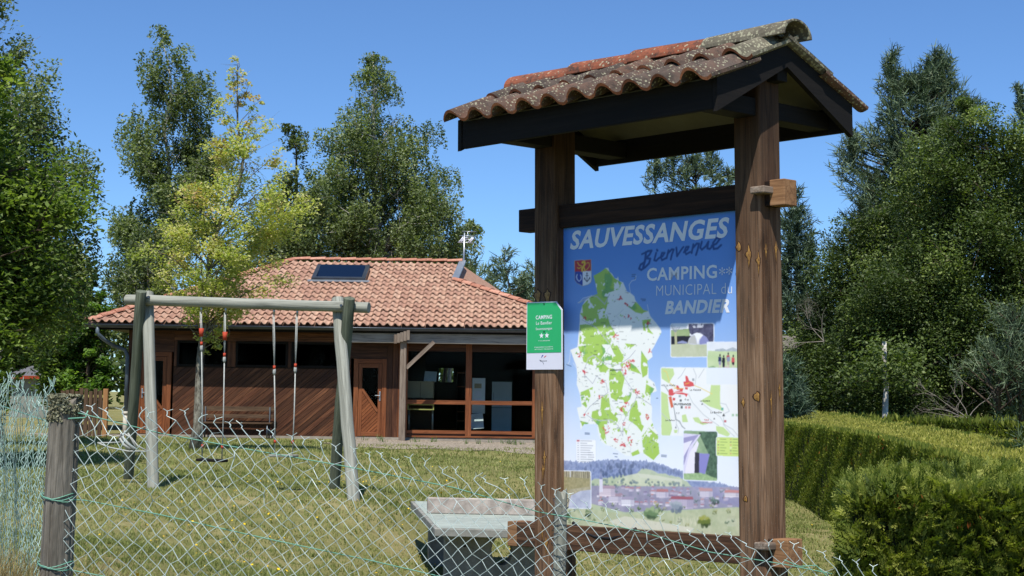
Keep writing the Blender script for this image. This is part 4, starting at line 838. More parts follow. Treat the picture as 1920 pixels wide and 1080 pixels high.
for r_ in range(rows+1):
    s = r_*TL-.05; e = TL*.5
    a, b = xl(s+e), xr(min(s+e, SL)); c0 = math.ceil((a-.03)/TW); c1 = math.floor((b+.03-TW)/TW)
    if s+e > SL: break
    for c_ in range(c0, c1+1):
        x = c_*TW
        if x+TW > SKX[0]+.02 and x < SKX[1]-.02 and s+TL > s0+.05 and s < s1-.1: continue
        p = roofpt(x, s)+np.array([random.gauss(0,.003), random.gauss(0,.004), random.gauss(0,.004)])
        vis = BX(165,604,EY)-.1 < x < 1.0
        if cnt < 296 and vis:
            o = inst('roof_tile', tm, Matrix.Translation(Vector(p)), rf); o.rotation_euler = (random.gauss(0,.006), random.gauss(0,.006), random.gauss(0,.008)); cnt += 1
        else:
            b0 = len(stuffV)*27; stuffV.append(tv+p); stuffF.append(np.array(tf)+b0); stuffA.append(np.full(27, random.random()))
tag(fast('roof_tiles', np.concatenate(stuffV), np.concatenate(stuffF), MAT['tile'], rf, {'var': ('FLOAT', np.concatenate(stuffA))}, smooth=False), kind='stuff')
def caps(P0, P1, n, mat=MAT['ridge'], r=.13, over=.05, name='ridge_tile'):
    P0, P1 = np.array(P0, float), np.array(P1, float); d = (P1-P0); L = np.linalg.norm(d); d /= L; sd_ = np.cross(d, (0,0,1)); sd_ /= np.linalg.norm(sd_); u_ = np.cross(sd_, d)
    for k in range(n):
        a, b = P0+d*(L*k/n-over), P0+d*L*(k+1)/n; ra, rb = r*1.08, r*.92; V = []; N = 9
        for p, q_, lift in ((a, ra, .018), (b, rb, 0)):
            for j in range(N): t_ = math.pi*j/(N-1); V.append(p+sd_*q_*math.cos(t_)+u_*(q_*.62*math.sin(t_)+lift))
        for j in range(N): t_ = math.pi*j/(N-1); V.append(a+sd_*(ra-.02)*math.cos(t_)+u_*((ra-.03)*.6*math.sin(t_)+.006))
        Fc = [(j, N+j, N+j+1, j+1) for j in range(N-1)]+[(2*N+j, j, j+1, 2*N+j+1) for j in range(N-1)]
        MB().add(V, Fc).build(name, mat, rf)
up = np.array([0,0,.03])
caps(roofpt(ELx,0)+up, roofpt(RLx,SL)+up, 17); caps(roofpt(RRx,SL)+up, roofpt(RLx,SL)+up, 11); caps(roofpt(ERx,0)+up, roofpt(Jx,sJ)+up, 15)
fl = MB(); fl.obox(roofpt(Jx+.03,sJ-.1,.06), roofpt(RRx+.06,SL,.06), .20, .05, up=nd); fl.build('flashing', MAT['zinc'], rf)
for a, b in ((roofpt(ELx,.0,.0), roofpt(RLx,SL,.0)), (roofpt(ERx,.0,.0), roofpt(Jx,sJ,.0))):
    m = MB(); m.obox(a, b, .30, .05, up=nd); m.build('mortar_bed', MAT['tile'], rf)
# roof window
sx0, sx1 = SKX; fr = MB(); y_ = .06
def rb(m, x0, x1, sa, sb, l0, l1):
    V = [roofpt(x, s, l) for x in (x0,x1) for s in (sa,sb) for l in (l0,l1)]; m.add(V, [(0,1,3,2),(4,6,7,5),(0,4,5,1),(2,3,7,6),(0,2,6,4),(1,5,7,3)])
rb(fr, sx0, sx0+.12, s0, s1, 0, .13); rb(fr, sx1-.12, sx1, s0, s1, 0, .13); rb(fr, sx0+.12, sx1-.12, s0, s0+.13, 0, .13); rb(fr, sx0+.12, sx1-.12, s1-.2, s1, 0, .13)
fo = fr.build('roof_window', MAT['gutter'], rf); g = MB(); sa, sb = s0+.131, s1-.201; tl_ = (sb-sa)*math.tan(math.radians(8)); V = [roofpt(x, s, l+d_) for x in (sx0+.121,sx1-.121) for s, l in ((sa,.02),(sb,.02+tl_)) for d_ in (0,.01)]
g.add(V, [(0,1,3,2),(4,6,7,5),(0,4,5,1),(2,3,7,6),(0,2,6,4),(1,5,7,3)]); g.build('pane', MAT['skyglass'], fo)
g = MB(); rb(g, sx0-.1, sx1+.12, s0-.16, s0-.002, .05, .07); g.build('apron', MAT['zinc'], fo)
# eaves: soffit, fascia, gutter, downpipe
hb('soffit', MAT['ply'], ELx+.1, ERx-.1, EY+.06, WY+.0, EZ-.10, EZ-.07); hb('soffit', MAT['ply'], ELx+.1, XL, WY+.002, YB, EZ-.10, EZ-.07)
hb('eaves_board', MAT['black_wood'], ELx+.02, ERx-.02, EY+.02, EY+.055, EZ-.16, EZ+.0, axis=0)
gt = MB(); n = 8; gy0 = EY-.06; V = []; 
for x in (ELx-.06, ERx):
    for rr_ in (.075, .068):
        for k in range(n+1): q_ = math.pi*k/n; V.append((x, gy0-rr_*math.cos(q_), EZ-.035-rr_*math.sin(q_)))
N = n+1
gt.add(V, [(k, 2*N+k, 2*N+k+1, k+1) for k in range(n)]+[(N+k, N+k+1, 3*N+k+1, 3*N+k) for k in range(n)]+[(k, k+1, N+k+1, N+k) for k in range(n)]+[(0,N,3*N,2*N)])
gt.tube([(ELx-.06, gy0-.078, EZ-.03), (ERx, gy0-.078, EZ-.03)], .012, 6); gt.build('gutter', MAT['gutter'], hall)
e = at(237, 730, WY-.12); px_ = e[0]
dp = MB().tube([(ELx+.28,gy0,EZ-.10),(ELx+.28,gy0,EZ-.26),(ELx+.42,gy0+.1,EZ-.42),(px_-.35,WY-.25,EZ-.58),(px_-.08,WY-.12,EZ-.68),(px_,WY-.12,EZ-.86),(px_,WY-.12,BZ(776))], .055, 10).build('downpipe', MAT['pipe'], hall)
MB().tube([(px_,WY-.12,BZ(779)),(px_,WY-.12,GZ)], .068, 10).build('drain_pipe', MAT['pvc'], dp); MB().tube([(px_,WY-.12,BZ(776)),(px_,WY-.12,BZ(782))], .08, 10).build('collar', MAT['pvc'], dp)
# pergola beam, post and brace in front of the glazing
BYm = 38.85; bz0, bz1 = at(900, 645.5, BYm)[2], at(900, 622.5, BYm)[2]
hb('porch_beam', MAT['grey_beam'], at(660,634,BYm)[0], at(1493,640,BYm)[0], BYm-.08, BYm+.08, bz0, bz1, bv=.01)
pxa, pxb = at(750,700,BYm-.12)[0], at(762,700,BYm-.12)[0]
hb('porch_post', MAT['grey_post'], pxa, pxb, BYm-.25, BYm-.085, GZ-.35, bz0+.1, bv=.012); hb('porch_post', MAT['grey_post'], at(1432,640,BYm)[0], at(1445,640,BYm)[0], BYm-.05, BYm+.05, GZ-1, bz0-.002)
for k in range(5): x = at(738+k*6,650,BYm-.4)[0]; hb('bracket_piece', MAT['grey_post'], x, x+.078, BYm-.36+.002*k, BYm-.26, bz0-.02+k*.025, bz0+.22+k*.03, axis=2)
MB().obox((at(762,688,BYm-.15)[0], BYm-.17, at(762,690,BYm-.15)[2]), (at(814,641,BYm-.15)[0], BYm-.17, at(814,641,BYm-.15)[2]), .08, .10).build('brace', MAT['grey_post'], hall)
# things behind the glass
def room_box(name, label, cat, mat, pl, pr, pt, pb, Y, dep):
    o = thing(name, label, cat); x0, x1 = at(pl,700,Y)[0], at(pr,700,Y)[0]; return o, x0, x1, at(800,pt,Y)[2], at(800,pb,Y)[2]
o, x0, x1, z1, z0 = room_box('cupboard', 'low beige cupboard behind the left pane of the glazed front', 'cupboard', None, 764.5, 813, 717, 746, 40.1, .5)
MB().box(x0, x1, 40.1, 40.6, z0, z1).build('body', MAT['beige'], o); MB().box(x0-.02, x1+.02, 40.08, 40.62, z1+.001, z1+.03).build('top', MAT['beige'], o); MB().box(x0,x1,40.12,40.58,GZ+.11,z0-.002).build('base', MAT['inside'], o)
m = MB(); m.box((x0+x1)/2-.004,(x0+x1)/2+.004,40.093,40.099,z0,z1).build('door_joint', MAT['black'], o)
o2 = MB().obox((at(806,716,40.2)[0],40.2,z1+.035),(at(808,697,40.4)[0],40.45,at(808,697,40.4)[2]),.34,.02,up=(0,1,0)).build('paper_stack', MAT['paper'], None); tag(o2, 'white sheet propped on top of the beige cupboard inside', 'paper sheet')
tb = thing('folding_table', 'yellow edged trestle table standing just inside the left lower pane', 'table'); x0, x1 = at(765,700,39.75)[0], at(815,700,39.75)[0]; zt = at(790,757,39.75)[2]
m = MB(); m.box(x0,x1,39.7,39.74,zt-.04,zt); m.box(x0,x1,39.7,39.74,zt-.17,zt-.14); m.box(x0,x0+.03,39.7,39.74,zt-.14,zt-.04); m.box(x1-.03,x1,39.7,39.74,zt-.14,zt-.04); m.build('apron', MAT['yellow'], tb)
MB().box(x0,x1,39.745,40.05,zt-.02,zt+.005).build('tabletop', MAT['beige'], tb)
for x in (x0+.04, x1-.04):
    for y in (39.78, 40.02): MB().tube([(x,y,GZ+.11),(x,y,zt-.04)], .018, 8).build('leg', MAT['steel'], tb)
wb = thing('notice_board', 'tall white notice board on the second bay inside the glass', 'notice board'); x0, x1 = at(886,700,40.2)[0], at(910,700,40.2)[0]
MB().box(x0,x1,40.2,40.24,at(890,775,40.2)[2],at(890,709,40.2)[2]).build('panel', MAT['paper'], wb)
for k in range(3): MB().box(x0+.06,x1-.1,40.193,40.198,at(890,728+k*14,40.2)[2],at(890,719+k*14,40.2)[2]).build('sheet', MAT['sign_white'] if k else MAT['beige'], wb)
wb2 = thing('fridge', 'grey white fridge deeper inside behind the second bay', 'fridge'); x0, x1 = at(923,700,42)[0], at(960,700,42)[0]
MB().box(x0,x1,42.0,42.6,GZ+.11,at(940,716,42)[2]).build('body', MAT['paper'], wb2); MB().box(x0+.03,x0+.06,41.96,41.998,GZ+1.0,GZ+1.35).build('handle', MAT['steel'], wb2); MB().box(x0,x1,41.99,41.9985,GZ+.9,GZ+.915).build('seam', MAT['black'], wb2)
pn = MB().obox((at(895,804,39.75)[0],39.75,at(895,804,39.75)[2]),(at(893,776,39.9)[0],39.95,at(893,776,39.9)[2]),.36,.02,up=(0,1,0)).build('leaning_panel', MAT['paper'], None); tag(pn, 'pale blue white panel leaning low against the inside of the second bay', 'panel')
sh = thing('shelf_rack', 'dark rack with orange wooden shelves by the middle mullion inside', 'shelves'); x0, x1 = at(858,700,41.6)[0], at(872,700,41.6)[0]
for py_ in (700,726,756,773,790): z = at(865,py_,41.6)[2]; MB().box(x0,x1,41.4,41.8,z,z+.03).build('shelf', MAT['frame_wood'], sh)
for x in (x0-.02, x1): MB().box(x,x+.02,41.4,41.8,GZ+.11,at(865,696,41.6)[2]).build('side', MAT['inside'], sh)
# bench under the eaves
bn = thing('picnic_bench', 'dark weathered bench with plank back standing against the diagonal boards under the eaves', 'bench')
by = 38.95; x0, x1 = at(372,760,by)[0], at(512,760,by)[0]
for z0_, z1_, y_, nm in ((771,762,by+.25,'back_plank'),(784,777,by+.24,'back_plank')): MB().box(x0,x1-.02*(z0_>775),y_,y_+.035,at(440,z0_,by)[2],at(440,z1_,by)[2]).build(nm, MAT['bench'], bn)
zs = at(440,794,by)[2]
for k in range(3): MB().box(x0,x1,by-.18+k*.135,by-.06+k*.135,zs,zs+.035).build('seat_plank', MAT['bench'], bn)
for x in (x0+.15, x1-.12):
    m = MB(); m.tube([(x,by-.14,float(gz(x,by))-.05),(x,by-.14,zs-.02),(x,by+.22,zs-.02),(x,by+.24,at(440,763,by)[2])], .022, 8); m.tube([(x,by+.2,float(gz(x,by))-.05),(x,by+.2,zs-.02)], .022, 8); m.build('leg', MAT['gutter'], bn)
# roof antenna
an = thing('television_antenna', 'white aerial on a thin mast beside the end of the hall ridge', 'antenna'); AY = 45.0
b = at(868,545,AY); t_ = at(871,437,AY); MB().tube([b,t_], .028, 8).build('mast', MAT['steel'], an)
def bar(a, c, r=.014, mat='steel', nm='rod', Y=AY): return MB().tube([at(*a,Y), at(*c,Y)], r, 5).build(nm, MAT[mat], an)
bar((866,434),(893,434.5)); bar((861,442),(893,442.5)); bar((858,454),(893,456)); bar((877,434),(877,450)); bar((866,449),(893,449)); 
for a, c in (((860,455),(869,444)),((864,455),(872,444.5)),((877,455),(886,445)),((881,455.5),(888,445.5))): bar(a, c, .02, 'sign_white', 'reflector_bar')
for k in range(4): bar((859+k*2.4,454.6-k*3),(872+k*2,454.8-k*3), .012, 'sign_white', 'grid_bar'); bar((877+k*2,455-k*3),(883+k*2,455.2-k*3), .012, 'sign_white', 'grid_bar')

# ---------------------------------------------------------------- swing set
sw = thing('swing_set', 'two bay wooden log swing frame on the lawn in front of the hall', 'swing frame')
bl, br = at(237,562,19.4), at(692,577,18.5)
def log(a, b, r, mat, name, parent, seg=10):
    a, b = np.array(a), np.array(b); P = [a+(b-a)*k/seg+np.array([random.gauss(0,.0025),0,random.gauss(0,.002)])*(0 < k < seg) for k in range(seg+1)]
    return bevel(MB().tube(P, [r*(1+.018*math.sin(k*1.3)) for k in range(seg+1)], 20, jit=.006).build(name, MAT[mat], parent), .004)
log(bl, br, .070, 'log_light', 'beam', sw)
def leg(pt, pb, Yt, Yb, mat, r):
    a = at(*pt, Yt); b = at(*pb, Yb); d = (b-a)/np.linalg.norm(b-a); b = b+d*.25; log(a, b, r, mat, 'leg', sw)
leg((277,549),(287,913),19.50,18.6,'log_light',.076); leg((265,546),(241,893),19.17,20.0,'log_dark',.070)
leg((633,560),(662,928),18.80,17.9,'log_light',.080); leg((655,559),(627,908),18.42,19.3,'log_dark',.074)
for px_, py_, Y in ((279,557,19.24),(640,573,18.5)): 
    p = at(px_,py_,Y); MB().tube([p+np.array([0,.05,0]),p+np.array([0,-.03,0])], .018, 8).build('bolt', MAT['gutter'], sw)
def swing(pxs, tops, bots, seat, label, red):
    s = thing('swing', label, 'swing'); s['group'] = 'swings hanging from the log beam'; S = []
    for i, px_ in enumerate(pxs):
        f = (tops[i][0]-237)/(692-237); Y = 19.4+f*(18.5-19.4); T = at(*tops[i], Y); B_o = at(*bots[i], Y); S.append(B_o)
        MB().tube([T+np.array([0,0,.06]),T,T-np.array([0,0,.05])], .014, 6).build('hook', MAT['steel'], s)
        k = red[i]; M_ = T+(B_o-T)*k
        MB().tube([T-np.array([0,0,.04]), (T+M_)/2+np.array([.006,0,0]), M_], .0065, 7).build('rope', MAT['rope'], s)
        MB().tube([T-np.array([.012,.01,.04]), (T+M_)/2-np.array([.012,0,0]), M_], .0055, 7).build('rope', MAT['rope'], s)
        MB().tube([M_, (M_+B_o)/2+np.array([.006,0,0]), B_o], .008, 7).build('rope', MAT['rope'], s)
        MB().tube([M_+np.array([0,0,.05]),M_+np.array([0,0,.02]),M_-np.array([0,0,.02]),M_-np.array([0,0,.05])], [.01,.020,.022,.01], 8).build('knot', MAT['rope'], s)
        if seat == 0: q_ = T+(B_o-T)*(.13 if i == 0 else .15); MB().tube([q_, q_-np.array([0,0,.11])], [.034,.026], 8).build('sleeve', MAT['red'], s)
        q_ = T+(B_o-T)*(k-.04); MB().tube([q_, q_-np.array([0,0,.05])], .018, 8).build('red_tape', MAT['red'], s)
        MB().tube([B_o+np.array([0,0,.20]), B_o+np.array([0,0,.16])], .018, 8).build('red_tape', MAT['red'], s)
    m = MB(); c = (S[0]+S[1])/2; d = S[1]-S[0]; d = d/np.linalg.norm(d); m.obox(S[0]-d*.05, S[1]+d*.05, .17, .035, up=(0,0,1))
    bevel(m.build('seat', MAT['log_light'] if seat else MAT['black_wood'], s), .01)
swing((378,418), ((377.5,579),(423,580)), ((379,862),(416,864)), 0, 'left swing with orange red sleeves high on both ropes and a dark seat', (.26,.33))
swing((513,550), ((514,583),(557.5,585)), ((515,854),(548,855)), 1, 'right swing with plain pale ropes and a pale plank seat', (.42,.40))
cd = MB(); Y = 19.6
for P, r in (([(183,830),(203,830),(225,829),(232,812)],.009),([(183,830),(205,839),(240,846),(274,846)],.011),([(275,845),(258,836),(247,822),(232,812)],.011),([(228,812),(224,822),(232,834),(244,842)],.02),([(236,808),(228,818),(238,830),(252,843)],.022),([(240,812),(248,826),(256,842)],.012)):
    cd.tube([at(a,b,Y-.25) for a, b in P], r, 6)
tag(cd.build('white_cord', MAT['rope'], None), 'tangle of dirty white cord knotted round the left rear swing leg', 'cord')

# ---------------------------------------------------------------- concrete table tennis table
tt_ = thing('table_tennis_table', 'weathered concrete table tennis table with a concrete net, beside the kiosk post', 'table tennis table')
TA = at(815,990,14.6); TB = at(770,939,17.25); ex = np.array([math.cos(.0),-.10,0]); ex /= np.linalg.norm(ex); ey = (TB-TA); TLn = np.linalg.norm(ey); ey /= TLn; ez = np.cross(ex, ey); ez /= np.linalg.norm(ez); TWd = 1.46
tx = lambda p: TA+ex*p[0]+ey*p[1]+ez*p[2]
def tbx(name, mat, *a, bv=.008): return bevel(MB(tx).box(*a).build(name, mat, tt_), bv)
tbx('table_slab', MAT['conc'], 0, TWd, 0, TLn, -.085, -.004); tbx('playing_surface', MAT['conc_top'], .035, TWd-.035, .035, TLn-.035, -.004, .002, bv=.002)
tbx('net', MAT['conc_net'], .06, TWd-.05, TLn/2-.035, TLn/2+.035, .003, .175, bv=.01)
def leg_slab(v0, v1, cx_=.75, cz=-.265, rx=.11, rz_=.15):
    u0, u1, h = .16, TWd-.16, -1.0; n = 28; m = MB(tx)
    outer = []
    for k in range(n):
        q_ = 2*math.pi*k/n; c_, s_ = math.cos(q_), math.sin(q_); t1 = ((u1-cx_) if c_ > 0 else (cx_-u0))/max(abs(c_),1e-6); t2 = ((-.086-cz) if s_ > 0 else (cz-h))/max(abs(s_),1e-6); t_ = min(t1, t2); outer.append((cx_+c_*t_, cz+s_*t_))
    inner = [(cx_+rx*math.cos(2*math.pi*k/n), cz+rz_*math.sin(2*math.pi*k/n)) for k in range(n)]
    V = [(a,v0,b) for a,b in outer]+[(a,v0,b) for a,b in inner]+[(a,v1,b) for a,b in outer]+[(a,v1,b) for a,b in inner]; Fc = []
    for k in range(n):
        j = (k+1)%n; Fc += [(k,j,n+j,n+k),(2*n+j,2*n+k,3*n+k,3*n+j),(n+k,n+j,3*n+j,3*n+k),(j,k,2*n+k,2*n+j)]
    return m.add(V, Fc).build('leg', MAT['conc'], tt_)
leg_slab(.42, .60)
_c0 = tx((.75,.42,-.265)); _e = np.array([0,0,EYE]); _Mi = np.linalg.inv(np.stack([ex, ey, ez], 1)); _a, _b = _Mi@(_c0-TA), _Mi@(_c0-_e)
_h = _a+_b*((2.10-_a[1])/_b[1])
leg_slab(2.05, 2.20, float(_h[0]), float(_h[2]), .17, .20)
MB(tx).tube([(.36,.42,-.22),(.36,.414,-.22)], .02, 10).build('drill_hole', MAT['black'], tt_)

# ---------------------------------------------------------------- fences
tops = [(120,748),(178,763),(215,772),(302,771),(334,773),(393,781),(449,798),(484,803),(566,823),(646,838),(741,860),(928,893),(1014,911),(1126,946),(1186,956),(1295,990),(1353,1004),(1449,1014),(1525,1031),(1600,1050),(1700,1078)]
tpx, tpy = [a for a,_ in tops], [b for _,b in tops]
def fy(px): return 5.62+(px-120)/1400*.62
def ftop(px): return at(px, np.interp(px, tpx, tpy)+9, fy(px))
fence = thing('chain_link_fence', 'pale chain link fence with bare wire barbs sagging past the kiosk to the hedge', 'wire fence')
px0, px1 = 112.0, 1640.0; P = [px0]
while P[-1] < px1: P.append(P[-1]+14.4)
def ztube(pts, r, V, Fc, n=4):
    pts = np.asarray(pts, float); b = len(V); d = np.gradient(pts, axis=0); d /= np.linalg.norm(d, axis=1)[:,None]
    a = np.cross(d, [0,1,0.001]); a /= np.linalg.norm(a, axis=1)[:,None]; c = np.cross(d, a)
    for i, p in enumerate(pts):
        for k in range(n): q_ = 2*math.pi*(k+.5)/n; V.append(p+r*(math.cos(q_)*a[i]+math.sin(q_)*c[i]))
    for i in range(len(pts)-1):
        for k in range(n): Fc.append((b+i*n+k, b+i*n+(k+1)%n, b+(i+1)*n+(k+1)%n, b+(i+1)*n+k))
V = []; Fc = []; HV = .0305; NR = 44
def node(k, j):
    """lattice point: column k (half cells), row j (half cells downwards)"""
    px = px0+14.4*k; T = ftop(px); r_ = random.Random(k*131+j*17)
    amp = .0025+.006*math.exp(-j/5)+(.005 if (k*7+j*3) % 41 < 3 else 0)
    xw = .010*math.sin(j*.33+k*.11)*(1 if px > 1000 else .4)
    return np.array([T[0]+r_.gauss(0, amp)+xw, T[1]+r_.gauss(0,.006)+.012*math.sin(k*.4+j*.2), T[2]-HV*j+r_.gauss(0, amp)])
NC = len(P)
for k in range(0, NC-1, 2):                      # each wire zigzags between two lattice columns
    pts = []
    px = P[k]; bot = None
    for j in range(NR):
        kk_ = k if j % 2 == 0 else k+1
        q_ = node(kk_, j) 
        if j and q_[2] < float(gz(q_[0], q_[1]))+.02: break
        side = .002 if j % 4 < 2 else -.002; pts.append(q_+np.array([0, side, 0]))
    ztube(pts, .0021, V, Fc)
for k in range(1, NC-2, 2):
    pts = []
    for j in range(1, NR):
        kk_ = k if j % 2 == 1 else k+1
        q_ = node(kk_, j)
        if q_[2] < float(gz(q_[0], q_[1]))+.02: break
        pts.append(q_+np.array([0, -.002 if j % 4 < 2 else .002, 0]))
    pts = [node(k+1, 0)]+pts if False else pts
    ztube(pts, .0021, V, Fc)
    # also the strand up to the knuckle
    ztube([node(k, 1), node(k-1, 0)], .0021, V, Fc)
for k in range(0, NC-1, 2):
    T = node(k, 0); r_ = random.Random(k+5); ln = r_.uniform(.012,.022); an_ = r_.gauss(0,.35); q_ = T+np.array([math.sin(an_)*ln, 0, ln])
    ztube([T, T+np.array([.003,0,ln*.5]), q_], .0028, V, Fc)
    for s_ in (-1, 1): ztube([q_, q_+np.array([s_*r_.uniform(.010,.022)+an_*.01, r_.gauss(0,.004), r_.uniform(.004,.018)])], .0016, V, Fc)
mesh_o = fast('wire_mesh', np.array(V), np.array(Fc), MAT['wire'], fence, smooth=True); tag(mesh_o, kind='stuff')
def twire(pts, r=.0022): 
    P_ = []; 
    for (a, b) in zip(pts[:-1], pts[1:]):
        for k in range(6): t_ = k/6; P_.append(at(a[0]+(b[0]-a[0])*t_, a[1]+(b[1]-a[1])*t_, fy(a[0]+(b[0]-a[0])*t_)+.006))
    P_.append(at(*pts[-1], fy(pts[-1][0])+.006)); MB().tube(P_, r, 5).build('tension_wire', MAT['tension'], fence)
twire([(112,770),(150,775),(300,812),(440,838),(640,873),(850,914),(1010,960),(1080,972),(1200,996),(1330,1035),(1470,1058),(1560,1076)])
twire([(100,935),(160,938),(300,965),(500,1010),(700,1052),(830,1082),(1000,1118)]); twire([(95,1062),(300,1100),(700,1190)])
twire([(1470,1050),(1500,1062),(1530,1060),(1560,1090)])
fp = at(122,748,5.66)
def round_post(name, top, r0, r1, zb, mat, parent, capmat=None, lean=0):
    n = 52; m = MB(); K = 30; V = []; lc = []; cr_ = [random.choice((0,0,0,0,-.05,-.11,.02)) for _ in range(52)]
    for i in range(K+1):
        z = top[2]+(zb-top[2])*i/K; r = r0+(r1-r0)*i/K
        for k in range(n):
            q_ = 2*math.pi*k/n; rr_ = r*(1+.04*math.sin(3*q_+1)+.02*math.sin(11*q_)+cr_[k]*(.6+.4*math.sin(i*.7+k*2))+.012*math.sin(i*2.1+k*5)); dz = (-.03*abs(math.sin(q_*1.5+.4))-.01*math.sin(4*q_)) if i == 0 else 0
            V.append((top[0]+rr_*math.cos(q_)+lean*i/K, top[1]+rr_*math.sin(q_), z+dz)); lc.append((rr_*math.cos(q_), rr_*math.sin(q_), z))
    V.append((top[0], top[1], top[2]-.012)); lc.append((0,0,top[2]))
    Fc = [(i*n+k, i*n+(k+1)%n, (i+1)*n+(k+1)%n, (i+1)*n+k) for i in range(K) for k in range(n)]
    Fc = [tuple(reversed(f)) for f in Fc]+[(k, (k+1)%n, len(V)-1) for k in range(n)]
    return m.add(V, Fc, lc).build(name, mat, parent)
p1 = at(1052,918,6.22)
postL = round_post('fence_post', fp, .057, .066, float(gz(fp[0], fp[1]))-.3, MAT['post_old'], fence, lean=-.025)
postR = round_post('fence_post', p1, .026, .034, float(gz(p1[0], p1[1]))-.3, MAT['log_light'], fence, lean=-.02)
# lichen cap on the corner post
Vl = []; r_ = np.random.default_rng(3); N = 3200; q_ = r_.uniform(0, 6.283, N); top_ = r_.random(N) < .45
rr_ = np.where(top_, .058*np.sqrt(r_.random(N)), .060+.004*r_.random(N)); zz = np.where(top_, -.015+.02*r_.random(N), -.10*r_.random(N)**1.6)
keep = (np.sin(q_*3+1)+np.sin(zz*60+q_*2) > -.6); C_l = np.c_[fp[0]+rr_*np.cos(q_), fp[1]+rr_*np.sin(q_), fp[2]+zz+.012][keep]
def leaf_cloud(name, C, size, mat, parent, var, aspect=.55, up=.0, droop=0, seed=0, fold=False):
    """one small four-cornered leaf at every centre"""
    r_ = np.random.default_rng(seed); n = len(C)
    nrm = r_.normal(size=(n,3)); nrm[:,2] = np.abs(nrm[:,2])+up; nrm /= np.linalg.norm(nrm, axis=1)[:,None]
    d = r_.normal(size=(n,3)); d[:,2] -= droop; d -= nrm*(d*nrm).sum(1)[:,None]; d /= np.linalg.norm(d, axis=1)[:,None]; s_ = np.cross(nrm, d)
    L = (size*r_.uniform(.65,1.35,n))[:,None]; Wd = L*aspect
    V = np.stack([C-d*L*.5, C+s_*Wd*.5-d*L*.05, C+d*L*.5, C-s_*Wd*.5-d*L*.05], 1).reshape(-1,3); Fc = np.arange(4*n).reshape(-1,4)
    return fast(name, V, Fc, mat, parent, {'var': ('FLOAT', np.repeat(np.clip(var,0,1), 4))})
tag(leaf_cloud('lichen', C_l, .014, MAT['lichen'], postL, r_.random(len(C_l)), .7, seed=4), kind='stuff')
m = MB()
for z_, r0 in ((935,.062),(1062,.066)):
    c = at(112,z_,5.66)
    for k in range(3): m.tube([(fp[0]-.012+ (r0+.002)*math.cos(t_), fp[1]+(r0+.002)*math.sin(t_), c[2]+.006*k+.01*math.sin(t_*2+k)) for t_ in np.linspace(0,6.28,20)], .002, 4, cap=False)
m.tube([at(128,785,5.58), at(160,783,5.58), at(165,770,5.58)], .003, 5); m.build('binding_wire', MAT['tension'], fence)
m = MB()
for k in range(9): 
    z_ = 940+k*17; c = at(1052-k*.7,z_,6.2)
    m.tube([(c[0]+.034*math.cos(t_), c[1]+.034*math.sin(t_), c[2]+.012*math.sin(t_+k)+.01*math.cos(2*t_+k)) for t_ in np.linspace(0,6.28,14)], .0015, 4, cap=False)
m.build('binding_wire', MAT['gutter'], fence)
# older green fence running away to the left
f2 = thing('green_wire_fence', 'old bent green chain link fence leaving the lichened corner post to the left', 'wire fence')
V = []; Fc = []; A0 = at(96,760,5.75); B0_ = np.array([-3.6, 9.3, 0]); Ln = math.hypot(B0_[0]-A0[0], B0_[1]-A0[1]); nd_ = int(Ln/.034)
def node2(k, j):
    t_ = k*.034/Ln; x = A0[0]+(B0_[0]-A0[0])*t_; y = A0[1]+(B0_[1]-A0[1])*t_; g = float(gz(x, y)); r_ = random.Random(k*77+j)
    top = EYE+.02-.11*math.exp(-((t_-.16)/.10)**2)+.02*math.sin(k*.5)+.06*t_; rows_ = 52
    z = top-j*.0225; am = .0015+.007*math.exp(-j/4)
    return np.array([x+r_.gauss(0,am)+.03*math.sin(j*.25+k*.05)*math.exp(-j/14), y+r_.gauss(0,.006), z+r_.gauss(0,am)])
for k in range(0, nd_):
    pts = []
    for j in range(0, 60):
        kk_ = k+(j % 2 if k % 2 == 0 else 1-(j % 2)); q_ = node2(kk_, j); s_ = .008 if j % 2 else -.008
        if q_[2] < float(gz(q_[0], q_[1])): break
        pts.append(q_+np.array([0, s_, 0])); 
    if len(pts) > 2: ztube(pts, .0019, V, Fc)
    if k % 2 == 0:
        T = node2(k, 0)
        for s_ in (-1, 1): ztube([T, T+np.array([s_*random.uniform(.004,.014), 0, random.uniform(.015,.04)])], .002, V, Fc)
tag(fast('wire_mesh', np.array(V), np.array(Fc), MAT['wire_g'], f2, smooth=True), kind='stuff')
MB().tube([A0+np.array([0,0,-.12]), (-2.0,6.4,EYE-.16), (-2.5,7.2,EYE-.1), (-3.6,9.3,EYE-.02)], .003, 5).build('tension_wire', MAT['tension'], f2)
MB().tube([(A0[0]+.012,A0[1]-.02,A0[2]+.03),(A0[0]-.005,A0[1]-.02,1.1),(A0[0]-.02,A0[1]-.02,.5)], .004, 6).build('stretcher_bar', MAT['gutter'], f2)
round_post('fence_post', (-3.62,9.35,EYE+.05), .045, .05, .3, MAT['post_old'], f2)
# black hose loop hanging behind the mesh
h = MB().tube([kx(p) for p in ((.10,-.03,.01),(.16,-.035,-.028),(.25,-.04,-.052),(.35,-.04,-.055),(.43,-.035,-.03),(.49,-.03,.0))], .009, 8).build('rubber_hose', MAT['hose'], None)
tag(h, 'short black hose sagging under the lower edge of the map board', 'hose')
